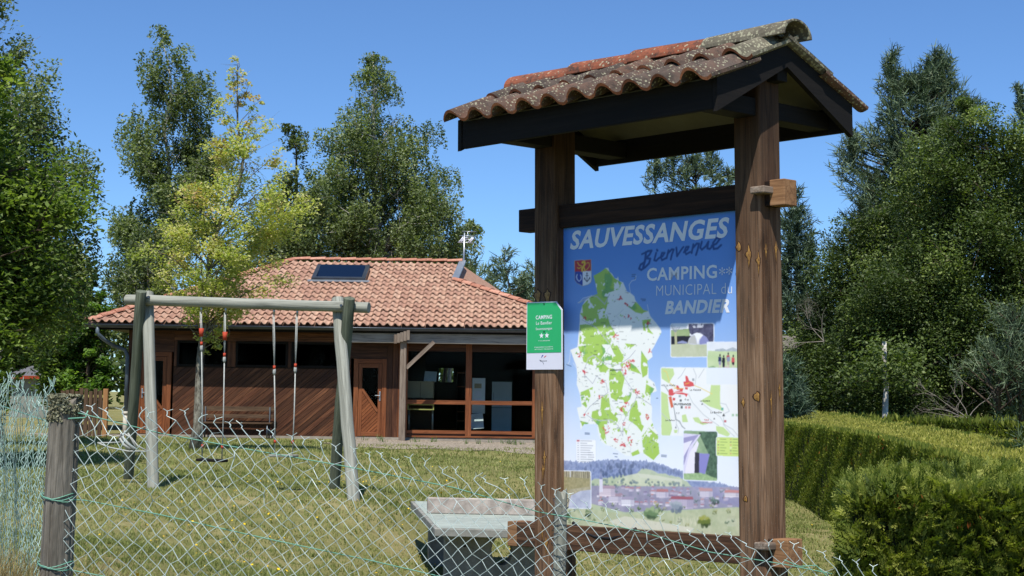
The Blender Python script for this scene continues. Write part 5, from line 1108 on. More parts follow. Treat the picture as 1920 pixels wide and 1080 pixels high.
# picket fence and fresh post left of the hall
pf = thing('picket_fence', 'short dark picket fence with pale rails between the bush and the downpipe', 'picket fence')
Y = 37.6
for k in range(9):
    px_ = 118+k*8.8; a = at(px_,731+random.uniform(-4,3),Y); g = float(gz(a[0],Y)); bevel(MB().box(a[0]-.05,a[0]+.05,Y-.015,Y+.015,g-.05,a[2],axis=2).build('picket', MAT['bench'], pf), .004)
for py_ in (742,792): a, b = at(112,py_,Y+.03), at(196,py_+1,Y+.03); MB().obox(a, b, .04, .07).build('rail', MAT['yellow'], pf)
a = at(199,729,Y-.1); o = bevel(MB().box(a[0]-.06,a[0]+.06,Y-.16,Y-.04,float(gz(a[0],Y))-.1,a[2],axis=2).build('timber_post', MAT['fresh'], None), .01); tag(o, 'fresh orange brown square post at the end of the picket fence', 'wooden post')
# cabin far left
cb = thing('camping_cabin', 'grey roofed cabin with an orange red fascia in the shade of the left trees', 'cabin'); Y = 55
x0, x1 = at(20,720,Y)[0], at(131,720,Y)[0]; zt = at(80,711,Y)[2]; g = float(gz(-19,Y))
MB().box(x0,x1,Y,Y+5,g-.2,zt).build('wall', MAT['shed_wall'], cb); MB().box(x0-.2,at(118,700,Y)[0],Y-.35,Y-.30,zt+.002,at(80,705,Y)[2]).build('fascia', MAT['orange'], cb)
r0 = at(20,704,Y-.3); m = MB(); X0, X1 = x0-.2, at(117,700,Y)[0]; za = at(80,705,Y)[2]; zb = at(80,686,Y+3)[2]
m.add([(X0,Y-.3,za),(X1,Y-.3,za),(X1-.3,Y+3,zb),(X0,Y+3,zb),(X0,Y+6,za),(X1,Y+6,za)], [(0,1,2,3),(3,2,5,4),(0,3,4),(1,5,2),(0,4,5,1)]).build('roof', MAT['shed_roof'], cb)
for px_ in (66,100): a, b = at(px_,738,Y)[0], at(px_+9,720,Y)[0]; MB().box(a,b,Y-.03,Y-.002,at(px_,737,Y)[2],at(px_,718,Y)[2]).build('window', MAT['skyglass'], cb)
# ---------------------------------------------------------------- trees
def tree(name, label, cat, Y, outline, leafm, barkm, nclus, per, leaf, rc, trunk=None, trunk_r=.16, droop=0, flat=.8, aspect=.5, group=None, seed=1, up=.4, limbs=40, depth=.8, shell=.5, Yb=None, lump=.2, var0=0, base_px=None, gap=.0, topvar=0.0, boughs=60):
    """outline: list of (y, x left, x right) in the survey photograph at distance Y"""
    r_ = np.random.default_rng(seed); rows = sorted([(at((a+b)/2, y, Y)[2], at(a, y, Y)[0], at(b, y, Y)[0]) for y, a, b in outline])
    z = np.array([q_[0] for q_ in rows]); xl_ = np.array([q_[1] for q_ in rows]); xr_ = np.array([q_[2] for q_ in rows])
    zf = np.linspace(z[0], z[-1], 60); a1, b1 = np.interp(zf, z, xl_), np.interp(zf, z, xr_); W_ = b1-a1; amp = lump*.16*np.sqrt(W_)
    f1 = lambda q0: (np.sin(zf*1.5+q0)+.8*np.sin(zf*3.4+q0*2.3)+.6*np.sin(zf*6.1+q0*.7))
    z, xl_, xr_ = zf, a1+amp*f1(seed), b1+amp*f1(seed*1.7+2)
    zz = np.linspace(z[0], z[-1], 200); hw = np.maximum(np.interp(zz, z, (xr_-xl_)/2), .05); p = hw**1.5+.02; p /= p.sum()
    # boughs: each runs from the trunk to the envelope, the leaf clusters sit along its outer part
    nb = boughs; pb = (hw+.12)**.75; cdf = np.cumsum(pb)/pb.sum(); bz = np.interp((np.arange(nb)+r_.uniform(.1,.9,nb))/nb, cdf, zz); bz[-1] = zz[-2]; ba = np.arange(nb)*2.399+r_.normal(0,.35,nb); bR = np.interp(bz, z, (xr_-xl_)/2)*r_.uniform(.62,1.16,nb); bR = np.maximum(bR-rc*.35, .1)
    bxc = np.interp(bz, z, (xl_+xr_)/2); rise = bR*(.75 if droop else .45)*r_.uniform(.6,1.3,nb)+.3; tipz = np.minimum(bz+bR*.08, z[-1])
    wb = bR**1.35+.12; bi = r_.choice(nb, nclus, p=wb/wb.sum()); t_ = .22+.78*r_.random(nclus)**.75; sag = -(.30 if droop else .12)*bR[bi]*t_**3
    rr_ = bR[bi]*t_; a = ba[bi]+r_.normal(0,.16,nclus)*(1.2-.5*t_); cx, cy = bxc[bi]+rr_*np.cos(a), Y+rr_*depth*np.sin(a)
    cz = tipz[bi]-rise[bi]*(1-t_)+sag*.6+r_.normal(0,.10,nclus)*bR[bi]**.5; R0 = bR[bi]
    nt_ = int(nclus*.035)+5; tz_ = z[-1]-(z[-1]-z[0])*.17*r_.random(nt_)**1.1; ht_ = np.interp(tz_, z, (xr_-xl_)/2); aa_ = r_.uniform(0, 6.283, nt_); qq_ = ht_*r_.uniform(0,.75,nt_)   # leader shoots up the tip
    cx = np.append(cx, np.interp(tz_, z, (xl_+xr_)/2)+qq_*np.cos(aa_)); cy = np.append(cy, Y+qq_*np.sin(aa_)); cz = np.append(cz, tz_); R0 = np.append(R0, ht_*.55+.12); rr_ = np.append(rr_, qq_); a = np.append(a, aa_); bi = np.append(bi, np.full(nt_, nb-1))
    n = len(cx); cr = rc*r_.uniform(.6,1.35,n)*np.clip(R0/1.2, .35, 1); C = np.stack([cx, cy, cz], 1)
    nl = np.maximum(6, (per*r_.uniform(.6,1.4,n)*np.clip(cr/rc, .3, 1.3)).astype(int)); idx = np.repeat(np.arange(n), nl)
    G = np.clip(r_.normal(size=(len(idx), 3)), -1.7, 1.7)*cr[idx][:,None]*.55; G[:,2] *= flat
    if droop:  # hanging strands
        k_ = r_.integers(0, 7, len(idx)); sx, sy = np.sin(idx*12.9+k_*7.7)*cr[idx]*.6, np.sin(idx*4.1+k_*3.3)*cr[idx]*.6; h = r_.random(len(idx))
        G = np.stack([sx+r_.normal(0,.05,len(idx))+np.cos(a[idx])*.15*h, sy+r_.normal(0,.05,len(idx)), (.5-h)*cr[idx]*2*droop-.1*h], 1)
    L = C[idx]+G; var = np.clip(.46+.20*r_.normal(size=n)[idx]+.14*r_.normal(size=len(idx))+var0+(.10*r_.normal(size=nb))[bi][idx]+topvar*((C[idx][:,2]-z[0])/(z[-1]-z[0])-.5), 0, 1)
    t = thing(name, label, cat, group)
    bx = at(base_px[0], base_px[1], Y) if base_px else None
    xb = bx[0] if bx is not None else float(((xl_+xr_)/2).mean()); g = float(gz(xb, Y))
    top = np.array([np.interp(z[-1], z, (xl_+xr_)/2), Y, z[-1]-.05])
    P = []; K = 12
    for i in range(K+1):
        f = i/K; zt_ = g-.2+(top[2]-g+.2)*f; xm = np.interp(zt_, z, (xl_+xr_)/2); x = xb+(xm-xb)*min(1, f*1.3)*.8+(top[0]-xb)*.2*f; P.append((x+.04*math.sin(i*1.7+seed), Y+.04*math.cos(i*2.1+seed), zt_))
    m = MB(); m.tube(P, [trunk_r*(1-.93*(i/K))*(1+.5*math.exp(-i*1.2)) for i in range(K+1)], 9, jit=.05)
    Pn = np.array(P)
    for j in range(nb):
        e_ = np.array([bxc[j]+bR[j]*math.cos(ba[j]), Y+bR[j]*depth*math.sin(ba[j]), tipz[j]-(.18 if droop else .07)*bR[j]]); zs_ = tipz[j]-rise[j]*1.15; zs_ = min(max(zs_, z[0]-.3 if z[0] > g+.8 else g+.4), top[2]-.1)
        s_ = np.array([np.interp(zs_, Pn[:,2], Pn[:,0]), np.interp(zs_, Pn[:,2], Pn[:,1]), zs_]); rb_ = max(.012, trunk_r*.34*(1-.75*(zs_-g)/(top[2]-g+.1))*min(1, bR[j]))
        pts = [s_+(e_-s_)*f_+np.array([0,0,.10*np.linalg.norm(e_-s_)*math.sin(f_*math.pi)])+r_.normal(0,.035,3)*(0 < f_ < 1) for f_ in (0,.25,.5,.75,1)]
        m.tube(pts, [rb_, rb_*.75, rb_*.5, rb_*.3, rb_*.1], 5, cap=False)
        for q0 in range(3): f_ = r_.uniform(.3,.9); p_ = s_+(e_-s_)*f_+np.array([0,0,.10*np.linalg.norm(e_-s_)*math.sin(f_*math.pi)]); o_ = p_+r_.normal(0,.28,3)*(bR[j]+.3)**.5+np.array([0,0,.1]); m.tube([p_, o_], [rb_*.3, rb_*.08], 4, cap=False)
    m.build('trunk', barkm, t)
    leaf_cloud('crown', L, leaf, leafm, t, var, aspect, up, droop*.8, seed); return t
M_ = MAT
def pine(label, Y, outline, nclus, tuft, seed, mat='lf_pine', leader=(), group=None, needle=.012, nn=26, name='pine_tree', tr=.16, up=.5, depth=.8):
    r_ = np.random.default_rng(seed); rows = sorted([(at((a+b)/2, y, Y)[2], at(a, y, Y)[0], at(b, y, Y)[0]) for y, a, b in outline]); z = np.array([q_[0] for q_ in rows]); xl_ = np.array([q_[1] for q_ in rows]); xr_ = np.array([q_[2] for q_ in rows])
    t = thing(name, label, 'tree', group); zz = np.linspace(z[0], z[-1], 200); hw = np.interp(zz, z, (xr_-xl_)/2); p = hw**1.4+.03; p /= p.sum(); ends = []; m = MB()
    xm = (xl_+xr_)/2; g = float(gz(xm.mean(), Y)); K = 10; P = [(np.interp(g+(z[-1]-g)*i/K, z, xm)*min(1,.3+i/K)+xm[0]*(1-min(1,.3+i/K)), Y, g-.2+(z[-1]-g+.2)*i/K) for i in range(K+1)]; Pn = np.array(P)
    m.tube(P, [tr*(1-.93*i/K) for i in range(K+1)], 8)
    for i in range(nclus):
        cz = r_.choice(zz, p=p); R = np.interp(cz, z, (xr_-xl_)/2); x0 = np.interp(cz, z, xm); a = r_.uniform(0, 6.283); rr_ = max(R-tuft*.4,R*.3)*(.35+.65*math.sqrt(r_.random()))*(.85+.25*math.sin(a*3+cz*2+seed))
        c = np.array([x0+rr_*math.cos(a), Y+rr_*depth*math.sin(a), cz]); d = np.array([math.cos(a)*.8, math.sin(a)*.8, up+r_.uniform(0,.5)]); d /= np.linalg.norm(d); ends.append((c, d, tuft*r_.uniform(.7,1.3)))
        if i % 5 == 0: s_ = np.array([np.interp(cz-.3*rr_, Pn[:,2], Pn[:,0]), Y, max(g+.3, cz-.3*rr_)]); m.tube([s_, (s_+c)/2+np.array([0,0,-.05*rr_]), c], [tr*.2, tr*.13, .012], 4, cap=False)
    for lx, ly0, ly1, in leader:                      # bare topped candles standing clear
        A, B = at(lx, ly0, Y), at(lx, ly1, Y); m.tube([A, B], [.03,.008], 4)
        H = np.linalg.norm(B-A); k = 0
        while k*.16 < H:
            q_ = A+(B-A)*(k*.16/H); L = .16+.4*(1-k*.16/H)
            for j in range(4): a = r_.uniform(0, 6.283); e = q_+np.array([math.cos(a)*L*.7, math.sin(a)*L*.7, L*.6]); ends.append((e, np.array([math.cos(a)*.5, math.sin(a)*.5, .8]), tuft*.7)); m.tube([q_, e], [.012,.006], 3, cap=False)
            ends.append((q_, np.array([0,0,1.]), tuft*.7)); k += 1
        ends.append((B, np.array([0,0,1.]), tuft))
    m.build('trunk', M_['bark_brown'], t)
    C = np.array([e[0] for e in ends]); D = np.array([e[1] for e in ends]); S = np.array([e[2] for e in ends]); idx = np.repeat(np.arange(len(C)), nn); n = len(idx)
    f = r_.random(n)[:,None]; base = C[idx]+D[idx]*(f-.6)*S[idx][:,None]*1.5+r_.normal(0,.03,(n,3)); dr = D[idx]*.8+r_.normal(0,.62,(n,3)); dr /= np.linalg.norm(dr,axis=1)[:,None]; L = (S[idx]*r_.uniform(.45,.9,n))[:,None]
    sd_ = np.cross(dr, r_.normal(size=(n,3))); sd_ /= np.linalg.norm(sd_,axis=1)[:,None]; w_ = needle
    V = np.stack([base-sd_*w_, base+sd_*w_, base+dr*L+sd_*w_*.4, base+dr*L-sd_*w_*.4], 1).reshape(-1,3); var = np.clip(.45+.2*r_.normal(size=len(C))[idx]+.15*r_.normal(size=n), 0, 1)
    fast('crown', V, np.arange(4*n).reshape(-1,4), M_[mat], t, {'var': ('FLOAT', np.repeat(var, 4))}); return t

# left group
tree('broadleaf_tree','large bright green broadleaf tree filling the left edge of the lawn','tree',24,[(735,-260,10),(690,-260,60),(640,-260,90),(600,-260,115),(540,-260,128),(470,-260,140),(400,-260,128),(330,-260,125),(260,-230,85),(200,-180,72),(150,-140,64),(112,-80,50)],M_['lf_bright'],M_['bark_brown'],300,260,.115,0.52,seed=3,trunk_r=.28,base_px=(-110,860),flat=.7,up=.9,lump=0.2,topvar=.15,boughs=75)
tree('birch_tree','tall weeping birch rising behind the bright green tree at the left edge','tree',31,[(560,-120,160),(480,-120,172),(440,-100,178),(400,-100,165),(340,-80,186),(300,-70,188),(240,-60,145),(200,-60,140),(150,-70,110),(90,-80,72),(30,-90,62),(-40,-90,45),(-120,-90,10)],M_['lf_birch'],M_['bark_birch'],620,100,.095,.50,droop=.9,seed=8,trunk_r=.2,base_px=(-20,830),lump=0.25,gap=1.2,shell=.4,limbs=60,boughs=60)
tree('broadleaf_bush','fresh green leafy bush overhanging the picket fence beside the downpipe','bush',44,[(735,120,220),(700,112,218),(650,118,216),(600,125,212),(560,130,205),(520,125,190)],M_['lf_bush'],M_['bark_brown'],110,260,.14,0.42,seed=12,trunk_r=.1,up=.9,flat=.7,lump=0.1,boughs=40)
tree('broadleaf_tree','olive green tree in the gap between the bush and the left birches','tree',45,[(740,60,200),(680,50,215),(620,70,212),(560,90,200),(520,105,190),(490,120,165),(470,128,150)],M_['lf_bright'],M_['bark_brown'],130,240,.15,0.6,seed=14,trunk_r=.16,var0=.0,up=.6,boughs=45)
tree('broadleaf_tree','dark tree closing the view behind the grey roofed cabin','tree',62,[(745,-60,150),(690,-60,160),(620,-60,165),(560,-50,150),(500,-40,120),(440,-20,90)],M_['lf_alder'],M_['bark_brown'],300,110,.2,.8,seed=15,trunk_r=.2)
tree('birch_tree','slim airy birch standing just left of the yellowing maple','tree',50,[(640,165,260),(560,172,300),(500,190,330),(450,200,390),(430,205,400),(380,222,415),(320,232,420),(260,222,420),(235,218,415),(200,240,410),(160,250,408),(120,262,375),(85,282,345),(55,292,305)],M_['lf_birch'],M_['bark_birch'],520,130,.115,0.55,droop=.7,seed=21,trunk_r=.16,base_px=(290,830),lump=0.25,gap=1.1,shell=.35,limbs=70,boughs=60)
tree('birch_tree','drooping low birch between the left birch and the hall roof','tree',47,[(640,200,330),(580,205,350),(520,215,350),(470,220,345),(430,240,330)],M_['lf_birch'],M_['bark_birch'],180,100,.12,.55,droop=.8,seed=22,trunk_r=.12)
tree('birch_tree','biggest birch, its dense rounded crown centred above the hall roof','tree',52,[(560,520,800),(500,520,835),(460,535,866),(410,545,878),(370,555,868),(330,566,845),(290,572,832),(250,582,815),(215,590,805),(190,625,780),(165,645,768),(140,660,750),(118,676,730),(100,690,710)],M_['lf_birch'],M_['bark_birch'],950,150,.105,0.58,droop=.6,seed=23,trunk_r=.25,base_px=(700,830),lump=0.2,gap=1.35,shell=.4,limbs=80,var0=.04,boughs=120)
tree('broadleaf_tree','dark dense tree squeezed between the maple and the biggest birch','tree',49,[(560,380,620),(500,400,640),(440,440,640),(380,480,630),(330,500,620),(290,515,600),(260,525,585),(235,530,565)],M_['lf_birch'],M_['bark_brown'],360,130,.125,0.6,seed=24,trunk_r=.2,droop=.5,var0=.0,boughs=50)
tree('birch_tree','small birch at the end of the hall ridge behind the aerial','tree',56,[(560,770,900),(520,775,900),(490,780,880),(460,800,905),(440,830,915),(425,860,905),(415,880,897)],M_['lf_birch'],M_['bark_birch'],150,95,.14,.5,seed=25,droop=.6,trunk_r=.1,var0=.12,gap=1.2)
tree('broadleaf_tree','rounded olive bush topping the ridge left of the aerial','tree',54,[(560,770,930),(540,770,930),(515,775,890),(480,785,850),(462,800,830)],M_['lf_alder'],M_['bark_brown'],120,110,.14,.5,seed=26,trunk_r=.1,var0=.12)
# yellowing maple on the lawn
MY = 29.5
tree('maple_tree','young maple with yellowing leaves and a lichened grey trunk, in front of the hall roof','tree',MY,[(640,365,420),(600,330,470),(560,300,500),(520,272,528),(480,266,540),(445,272,556),(415,292,566),(385,300,588),(360,330,588),(330,362,560),(295,366,555),(260,368,535),(220,380,525),(190,395,505),(160,415,495),(130,428,462),(108,436,452)],M_['lf_yellow'],M_['bark_grey'],430,74,.070,0.25,seed=31,trunk_r=.095,base_px=(364,850),flat=.6,aspect=.6,up=.8,lump=0.25,shell=.35,gap=1.25,limbs=90,depth=.9,var0=.06,topvar=.2,boughs=74)
# behind the kiosk and to the right
pine('bushy pine seen in the gap between the kiosk roof and the map board',58,[(700,1190,1420),(480,1195,1420),(400,1195,1415),(370,1205,1408),(340,1215,1395),(315,1228,1375),(295,1250,1350)],800,.32,41,leader=((1228,350,306),(1262,340,290),(1300,330,296),(1335,330,282),(1366,350,322)),needle=.018,nn=26,tr=.18)
for k, (o_, s_) in enumerate((([(620,800,960),(560,805,960),(520,815,950),(500,830,930),(488,850,915)],1),([(640,900,1010),(560,905,1010),(520,905,1000),(495,915,975),(468,935,960)],2),([(660,940,1080),(560,950,1080),(520,965,1075),(495,975,1060),(480,990,1040)],3))):
    pine(('far pine low behind the hall hip','far pine with the pointed top right of the aerial','far pine cut off by the left kiosk post')[k],78+3*k,o_,170,.5,50+s_,needle=.03,nn=22,tr=.2,group=None)
pine('slender blue green spruce just right of the kiosk post',50,[(780,1400,1590),(700,1420,1590),(620,1425,1575),(560,1430,1560),(500,1440,1548),(450,1445,1540),(410,1455,1530),(380,1478,1510),(358,1488,1500)],900,.34,61,'lf_pine2',needle=.018,nn=26,name='spruce_tree',tr=.15)
pine('tallest pine at the right, with two spiky tops above the alders',46,[(700,1560,1800),(600,1560,1840),(520,1545,1840),(440,1556,1840),(380,1560,1840),(320,1565,1840),(270,1580,1835),(230,1605,1830),(195,1630,1815),(165,1645,1800),(140,1655,1785)],1900,.40,62,leader=((1672,190,102),(1705,190,150),(1752,180,98),(1772,190,110),(1740,200,120),(1820,230,190),(1600,300,262)),needle=.015,nn=24,tr=.25)
tree('alder_tree','broad dark green alder, the tallest leafy crown below the spiky pine','tree',34,[(745,1560,1950),(680,1540,1960),(600,1570,1970),(540,1600,1970),(470,1640,1970),(420,1665,1970),(360,1680,1970),(300,1690,1960),(250,1715,1930),(215,1750,1880),(190,1780,1830)],M_['lf_alder'],M_['bark_brown'],520,420,.078,0.52,seed=71,trunk_r=.2,up=.5,lump=0.2,shell=.3,gap=1.4,var0=-.02,topvar=.14,boughs=80)
tree('alder_tree','lower alder with lighter leaves between the spruce and the tall alder','tree',37,[(770,1470,1730),(700,1460,1740),(620,1470,1740),(560,1480,1740),(500,1520,1740),(450,1550,1730),(410,1590,1710),(385,1620,1680)],M_['lf_alder'],M_['bark_brown'],300,360,.080,0.52,seed=72,trunk_r=.16,up=.5,lump=0.3,var0=-.02,gap=1.3,shell=.3,topvar=.2,boughs=60)
tree('alder_tree','dark alder running out of the frame at the right edge','tree',36,[(760,1840,2200),(680,1850,2200),(600,1830,2200),(500,1840,2200),(430,1840,2200),(370,1850,2180),(310,1860,2140),(260,1880,2090),(225,1900,2020)],M_['lf_alder'],M_['bark_brown'],260,260,.11,0.6,seed=73,trunk_r=.2,up=.5,lump=.3,gap=1.5,var0=.02,boughs=50)
pine('thin pine top showing over the right hand alders at the frame edge',44,[(500,1880,2080),(400,1890,2070),(320,1900,2050),(250,1920,2030)],160,.34,64,needle=.016,leader=((1915,260,172),(1990,240,120)),tr=.15)
for k, (o_, yy_, lb) in enumerate((([(790,1480,1660),(720,1470,1660),(660,1480,1660),(620,1500,1650)],41,'dark thicket tree low behind the hedge, left of the white stem'),([(790,1660,1800),(720,1650,1820),(660,1650,1830),(600,1660,1830)],42,'dark thicket tree low behind the hedge, right of the white stem'),([(790,1800,2100),(720,1800,2100),(650,1810,2100),(600,1830,2100)],40,'dark thicket tree in the shade at the lower right edge'))):
    tree('alder_tree',lb,'tree',yy_,o_,M_['lf_alder'],M_['bark_brown'],240,105,.12,.5,seed=80+k,trunk_r=.12,var0=-.15)
# white birch stem, dead branches, small pines
m = MB(); Y = 31.5; a, b = at(1661,800,Y), at(1659,640,Y); a[2] = float(gz(a[0], Y))-.1
m.tube([a+(b-a)*k/6+np.array([.02*math.sin(k*2),0,0]) for k in range(7)], [.075,.07,.068,.064,.06,.055,.05], 10, jit=.04)
bt = thing('young_birch_tree','thin white birch stem lit up behind the trimmed hedge','tree'); m.build('trunk', M_['bark_birch'], bt)
r_ = np.random.default_rng(5); cc = at(1662,690,Y); C = cc+r_.normal(size=(2600,3))*np.array([.45,.35,.32]); C[:,2] = np.where(C[:,2] < cc[2]-.5, C[:,2]+.5, C[:,2])
leaf_cloud('leaves', C, .09, M_['lf_alder'], bt, .65+.15*r_.normal(size=2600), .6, .6, 0, 7)
def deadwood(label, Y, start, dirs, seed):
    r_ = random.Random(seed); m = MB()
    def grow(p, d, L, r, dep):
        pts = [p]; q_ = p.copy(); dd = d.copy()
        for k in range(4): dd = dd+np.array([r_.gauss(0,.18), r_.gauss(0,.18), r_.gauss(0,.16)]); dd /= np.linalg.norm(dd); q_ = q_+dd*L/4; pts.append(q_.copy())
        m.tube(pts, [r*(1-.17*k) for k in range(5)], 4, cap=False)
        if dep: 
            for k in range(3): grow(pts[r_.randint(1,4)], dd+np.array([r_.gauss(0,.6), r_.gauss(0,.5), r_.gauss(0,.5)]), L*.62, r*.5, dep-1)
    for d in dirs: v_ = np.array(d, float); grow(at(*start, Y), v_/np.linalg.norm(v_), .8, .011, 3)
    tag(m.build('dead_branches', M_['twig'], None), label, 'branches')
deadwood('bleached dead branches tangled above the hedge, right of the white stem', 30.5, (1815,785), ((-1,0,.3),(-.8,.1,.6),(-.3,0,1),(-1,-.1,.1),(.3,0,.8)), 3)
deadwood('fine dead twigs showing in the alder above the board height', 32, (1545,640), ((-.6,0,.7),(-.9,0,.2),(-.3,-.3,.9)), 4)
pine('small blue green pine poking up behind the far end of the hedge',30,[(800,1440,1530),(760,1440,1528),(730,1440,1520),(700,1450,1505),(680,1460,1490)],90,.26,65,'lf_pine2',needle=.010,nn=34,tr=.05)
pine('young long needled pine leaning in at the right edge above the hedge',14,[(870,1845,2010),(800,1850,2010),(740,1865,2000),(700,1890,1980)],9,.20,66,'lf_pine',leader=((1895,760,600),(1872,770,672),(1940,740,640),(1915,790,690)),needle=.004,nn=44,tr=.03)
# far woodland closing the horizon
r_ = np.random.default_rng(77); n = 52000; ang = r_.uniform(-1.0,1.0,n); R = r_.uniform(88,104,n); X = R*np.sin(ang*1.1); Yw = R*np.cos(ang*1.1); H = 5.5+1.6*np.sin(X*.35)+1.2*np.sin(X*.9+1)+1.0*np.sin(X*2.1); H *= np.where(X < -10, .9, 1); Z = EYE-1+H*np.sqrt(r_.random(n))
tag(leaf_cloud('far_woodland', np.c_[X,Yw,Z], .55, M_['lf_alder'], None, .3+.2*r_.normal(size=n), .6, .4, 0, 9), kind='stuff')

# ---------------------------------------------------------------- hedges
def smooth_line(pts, n):
    p = np.array(pts, float); t_ = np.linspace(0, len(p)-1, n); return np.stack([np.interp(t_, range(len(p)), p[:,i]) for i in range(p.shape[1])], 1)
def sprays(name, P, N_, size, mat, parent, var, seed, up=.9, aspect=.13):
    """upright fan of thuja foliage at each point, leaning out along N_"""
    r_ = np.random.default_rng(seed); n = len(P); d = N_*.75+np.array([0,0,1])*up+r_.normal(0,.42,(n,3)); d /= np.linalg.norm(d,axis=1)[:,None]
    s_ = np.cross(d, N_+r_.normal(0,.7,(n,3))); s_ /= np.linalg.norm(s_,axis=1)[:,None]; L = (size*r_.uniform(.5,1.4,n))[:,None]; w_ = L*aspect
    a = P-d*L*.3; V = np.stack([a-s_*w_*.25, a+s_*w_*.25, a+d*L*.5+s_*w_, a+d*L, a+d*L, a+d*L*.5-s_*w_], 1)
    V = np.stack([a, a+d*L*.45+s_*w_, a+d*L, a+d*L*.45-s_*w_], 1).reshape(-1,3)
    return fast(name, V, np.arange(4*n).reshape(-1,4), mat, parent, {'var': ('FLOAT', np.repeat(np.clip(var,0,1), 4))})
def fronds(name, P, N_, size, mat, parent, seed, up=.6):
    """flat branching thuja fronds: paired scale leaflets along a short rib"""
    r_ = np.random.default_rng(seed); n = len(P); d = N_*.75+np.array([0,0,1])*up+r_.normal(0,.45,(n,3)); d /= np.linalg.norm(d,axis=1)[:,None]
    s_ = np.cross(d, r_.normal(size=(n,3))); s_ /= np.linalg.norm(s_,axis=1)[:,None]; L = size*r_.uniform(.55,1.35,n); K = 9; vb = np.clip(.60+.22*r_.normal(size=n)+.12*np.sin(P[:,0]*9+P[:,2]*11),0,1); Vs = []; vs = []
    for k in range(K):
        for sg in ((-1,1) if k < K-1 else (0,)):
            t_ = (k+.3)/K; c = P+d*(L*(t_-.25))[:,None]; ld = d*.75+s_*sg*.75+r_.normal(0,.12,(n,3)); ld /= np.linalg.norm(ld,axis=1)[:,None]; ll = (L*(.34-.22*t_)+.004)[:,None]; w_ = np.cross(ld, np.cross(d, s_)); w_ /= np.linalg.norm(w_,axis=1)[:,None]; w_ = w_*ll*.17
            Vs.append(np.stack([c, c+ld*ll*.5+w_, c+ld*ll, c+ld*ll*.5-w_], 1)); vs.append(np.clip(vb+.12*(t_-.5)+.06*r_.normal(size=n),0,1))
    V = np.concatenate(Vs).reshape(-1,3); var = np.repeat(np.concatenate(vs), 4)
    return fast(name, V, np.arange(len(V)).reshape(-1,4), mat, parent, {'var': ('FLOAT', var)})
def hedge(label, front, back, nface, ntop, size, seed, closed=(True, True), topmat='lf_hedgetop', frond=0):
    """front/back: rows of (x, y, ztop)"""
    t = thing('thuja_hedge', label, 'hedge'); Fr, Bk = smooth_line(front, 60), smooth_line(back, 60); r_ = np.random.default_rng(seed)
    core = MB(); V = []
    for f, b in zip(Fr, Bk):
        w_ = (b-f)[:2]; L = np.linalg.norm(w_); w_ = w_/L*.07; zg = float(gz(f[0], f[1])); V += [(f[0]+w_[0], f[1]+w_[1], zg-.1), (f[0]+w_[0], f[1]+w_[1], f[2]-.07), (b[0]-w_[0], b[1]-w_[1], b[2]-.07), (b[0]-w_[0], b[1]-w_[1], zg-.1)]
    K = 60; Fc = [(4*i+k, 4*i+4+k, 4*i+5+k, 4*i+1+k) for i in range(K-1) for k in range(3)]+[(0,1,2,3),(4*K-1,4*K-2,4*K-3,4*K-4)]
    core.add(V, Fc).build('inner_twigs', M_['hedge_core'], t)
    def samp(A, B, n, top):
        # density by projected size (nearer parts get more sprays)
        seg = np.arange(59); wts = 1/np.maximum(A[:-1,1],3)**1.2*np.linalg.norm(A[1:,:2]-A[:-1,:2],axis=1); i = r_.choice(seg, n, p=wts/wts.sum()); f = r_.random(n)[:,None]; a = A[i]*(1-f)+A[i+1]*f; b = B[i]*(1-f)+B[i+1]*f; return a, b, i
    for A, B, nn_ in ((Fr, Bk, nface), (Bk, Fr, nface//4)):
        a, b, i = samp(A, B, nn_, 0); g = gz(a[:,0], a[:,1]); v = r_.random(nn_)**.85; P = a.copy(); P[:,2] = g+(a[:,2]-g)*v; o = (a-b)[:,:2]; o /= np.linalg.norm(o,axis=1)[:,None]; N_ = np.c_[o, np.zeros(nn_)]
        hs_ = P[:,0]+P[:,1]; bul = .04*np.sin(hs_*2.3+P[:,2]*3)+.035*np.sin(hs_*13+1.5*np.sin(P[:,2]*6))*np.sin(P[:,2]*8+hs_*3)-.09*r_.random(nn_); P[:,:2] += o*bul[:,None]
        if frond: fronds('foliage', P, N_, frond, M_['lf_hedge'], t, seed+1); continue
        sprays('foliage', P, N_, size, M_['lf_hedge'], t, .55+.2*np.sin(P[:,1]*4+P[:,2]*9)+.18*r_.normal(size=nn_), seed+1)
    a, b, i = samp(Fr, Bk, ntop, 1); f = r_.random(ntop)[:,None]; P = a*(1-f)+b*f; P[:,2] += -.02+.035*np.sin(P[:,0]*5+P[:,1]*2.2)+.03*np.sin(P[:,1]*6)+np.maximum(0,r_.normal(0,.02,ntop))
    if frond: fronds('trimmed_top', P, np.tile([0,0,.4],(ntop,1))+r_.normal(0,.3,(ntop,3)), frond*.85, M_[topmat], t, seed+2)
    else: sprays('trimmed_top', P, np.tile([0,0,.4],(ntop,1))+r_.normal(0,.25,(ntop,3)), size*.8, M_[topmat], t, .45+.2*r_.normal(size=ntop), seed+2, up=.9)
    for e, A in ((0,0),(59,59)):
        n = nface//6; f = r_.random(n)[:,None]; P = Fr[A]*(1-f)+Bk[A]*f; g = gz(P[:,0],P[:,1]); P[:,2] = g+(P[:,2]-g)*r_.random(n); d = (Fr[1]-Fr[0]) if A else -(Fr[1]-Fr[0]); d = (Fr[A]-Fr[A-1]) if A else (Fr[0]-Fr[1]); d[2] = 0; d /= np.linalg.norm(d)
        P = P+d*r_.uniform(-.05,.05,n)[:,None]; (fronds('foliage', P, np.tile(d,(n,1)), frond, M_['lf_hedge'], t, seed+5) if frond else sprays('foliage', P, np.tile(d,(n,1)), size, M_['lf_hedge'], t, .42+.2*r_.normal(size=n), seed+5))
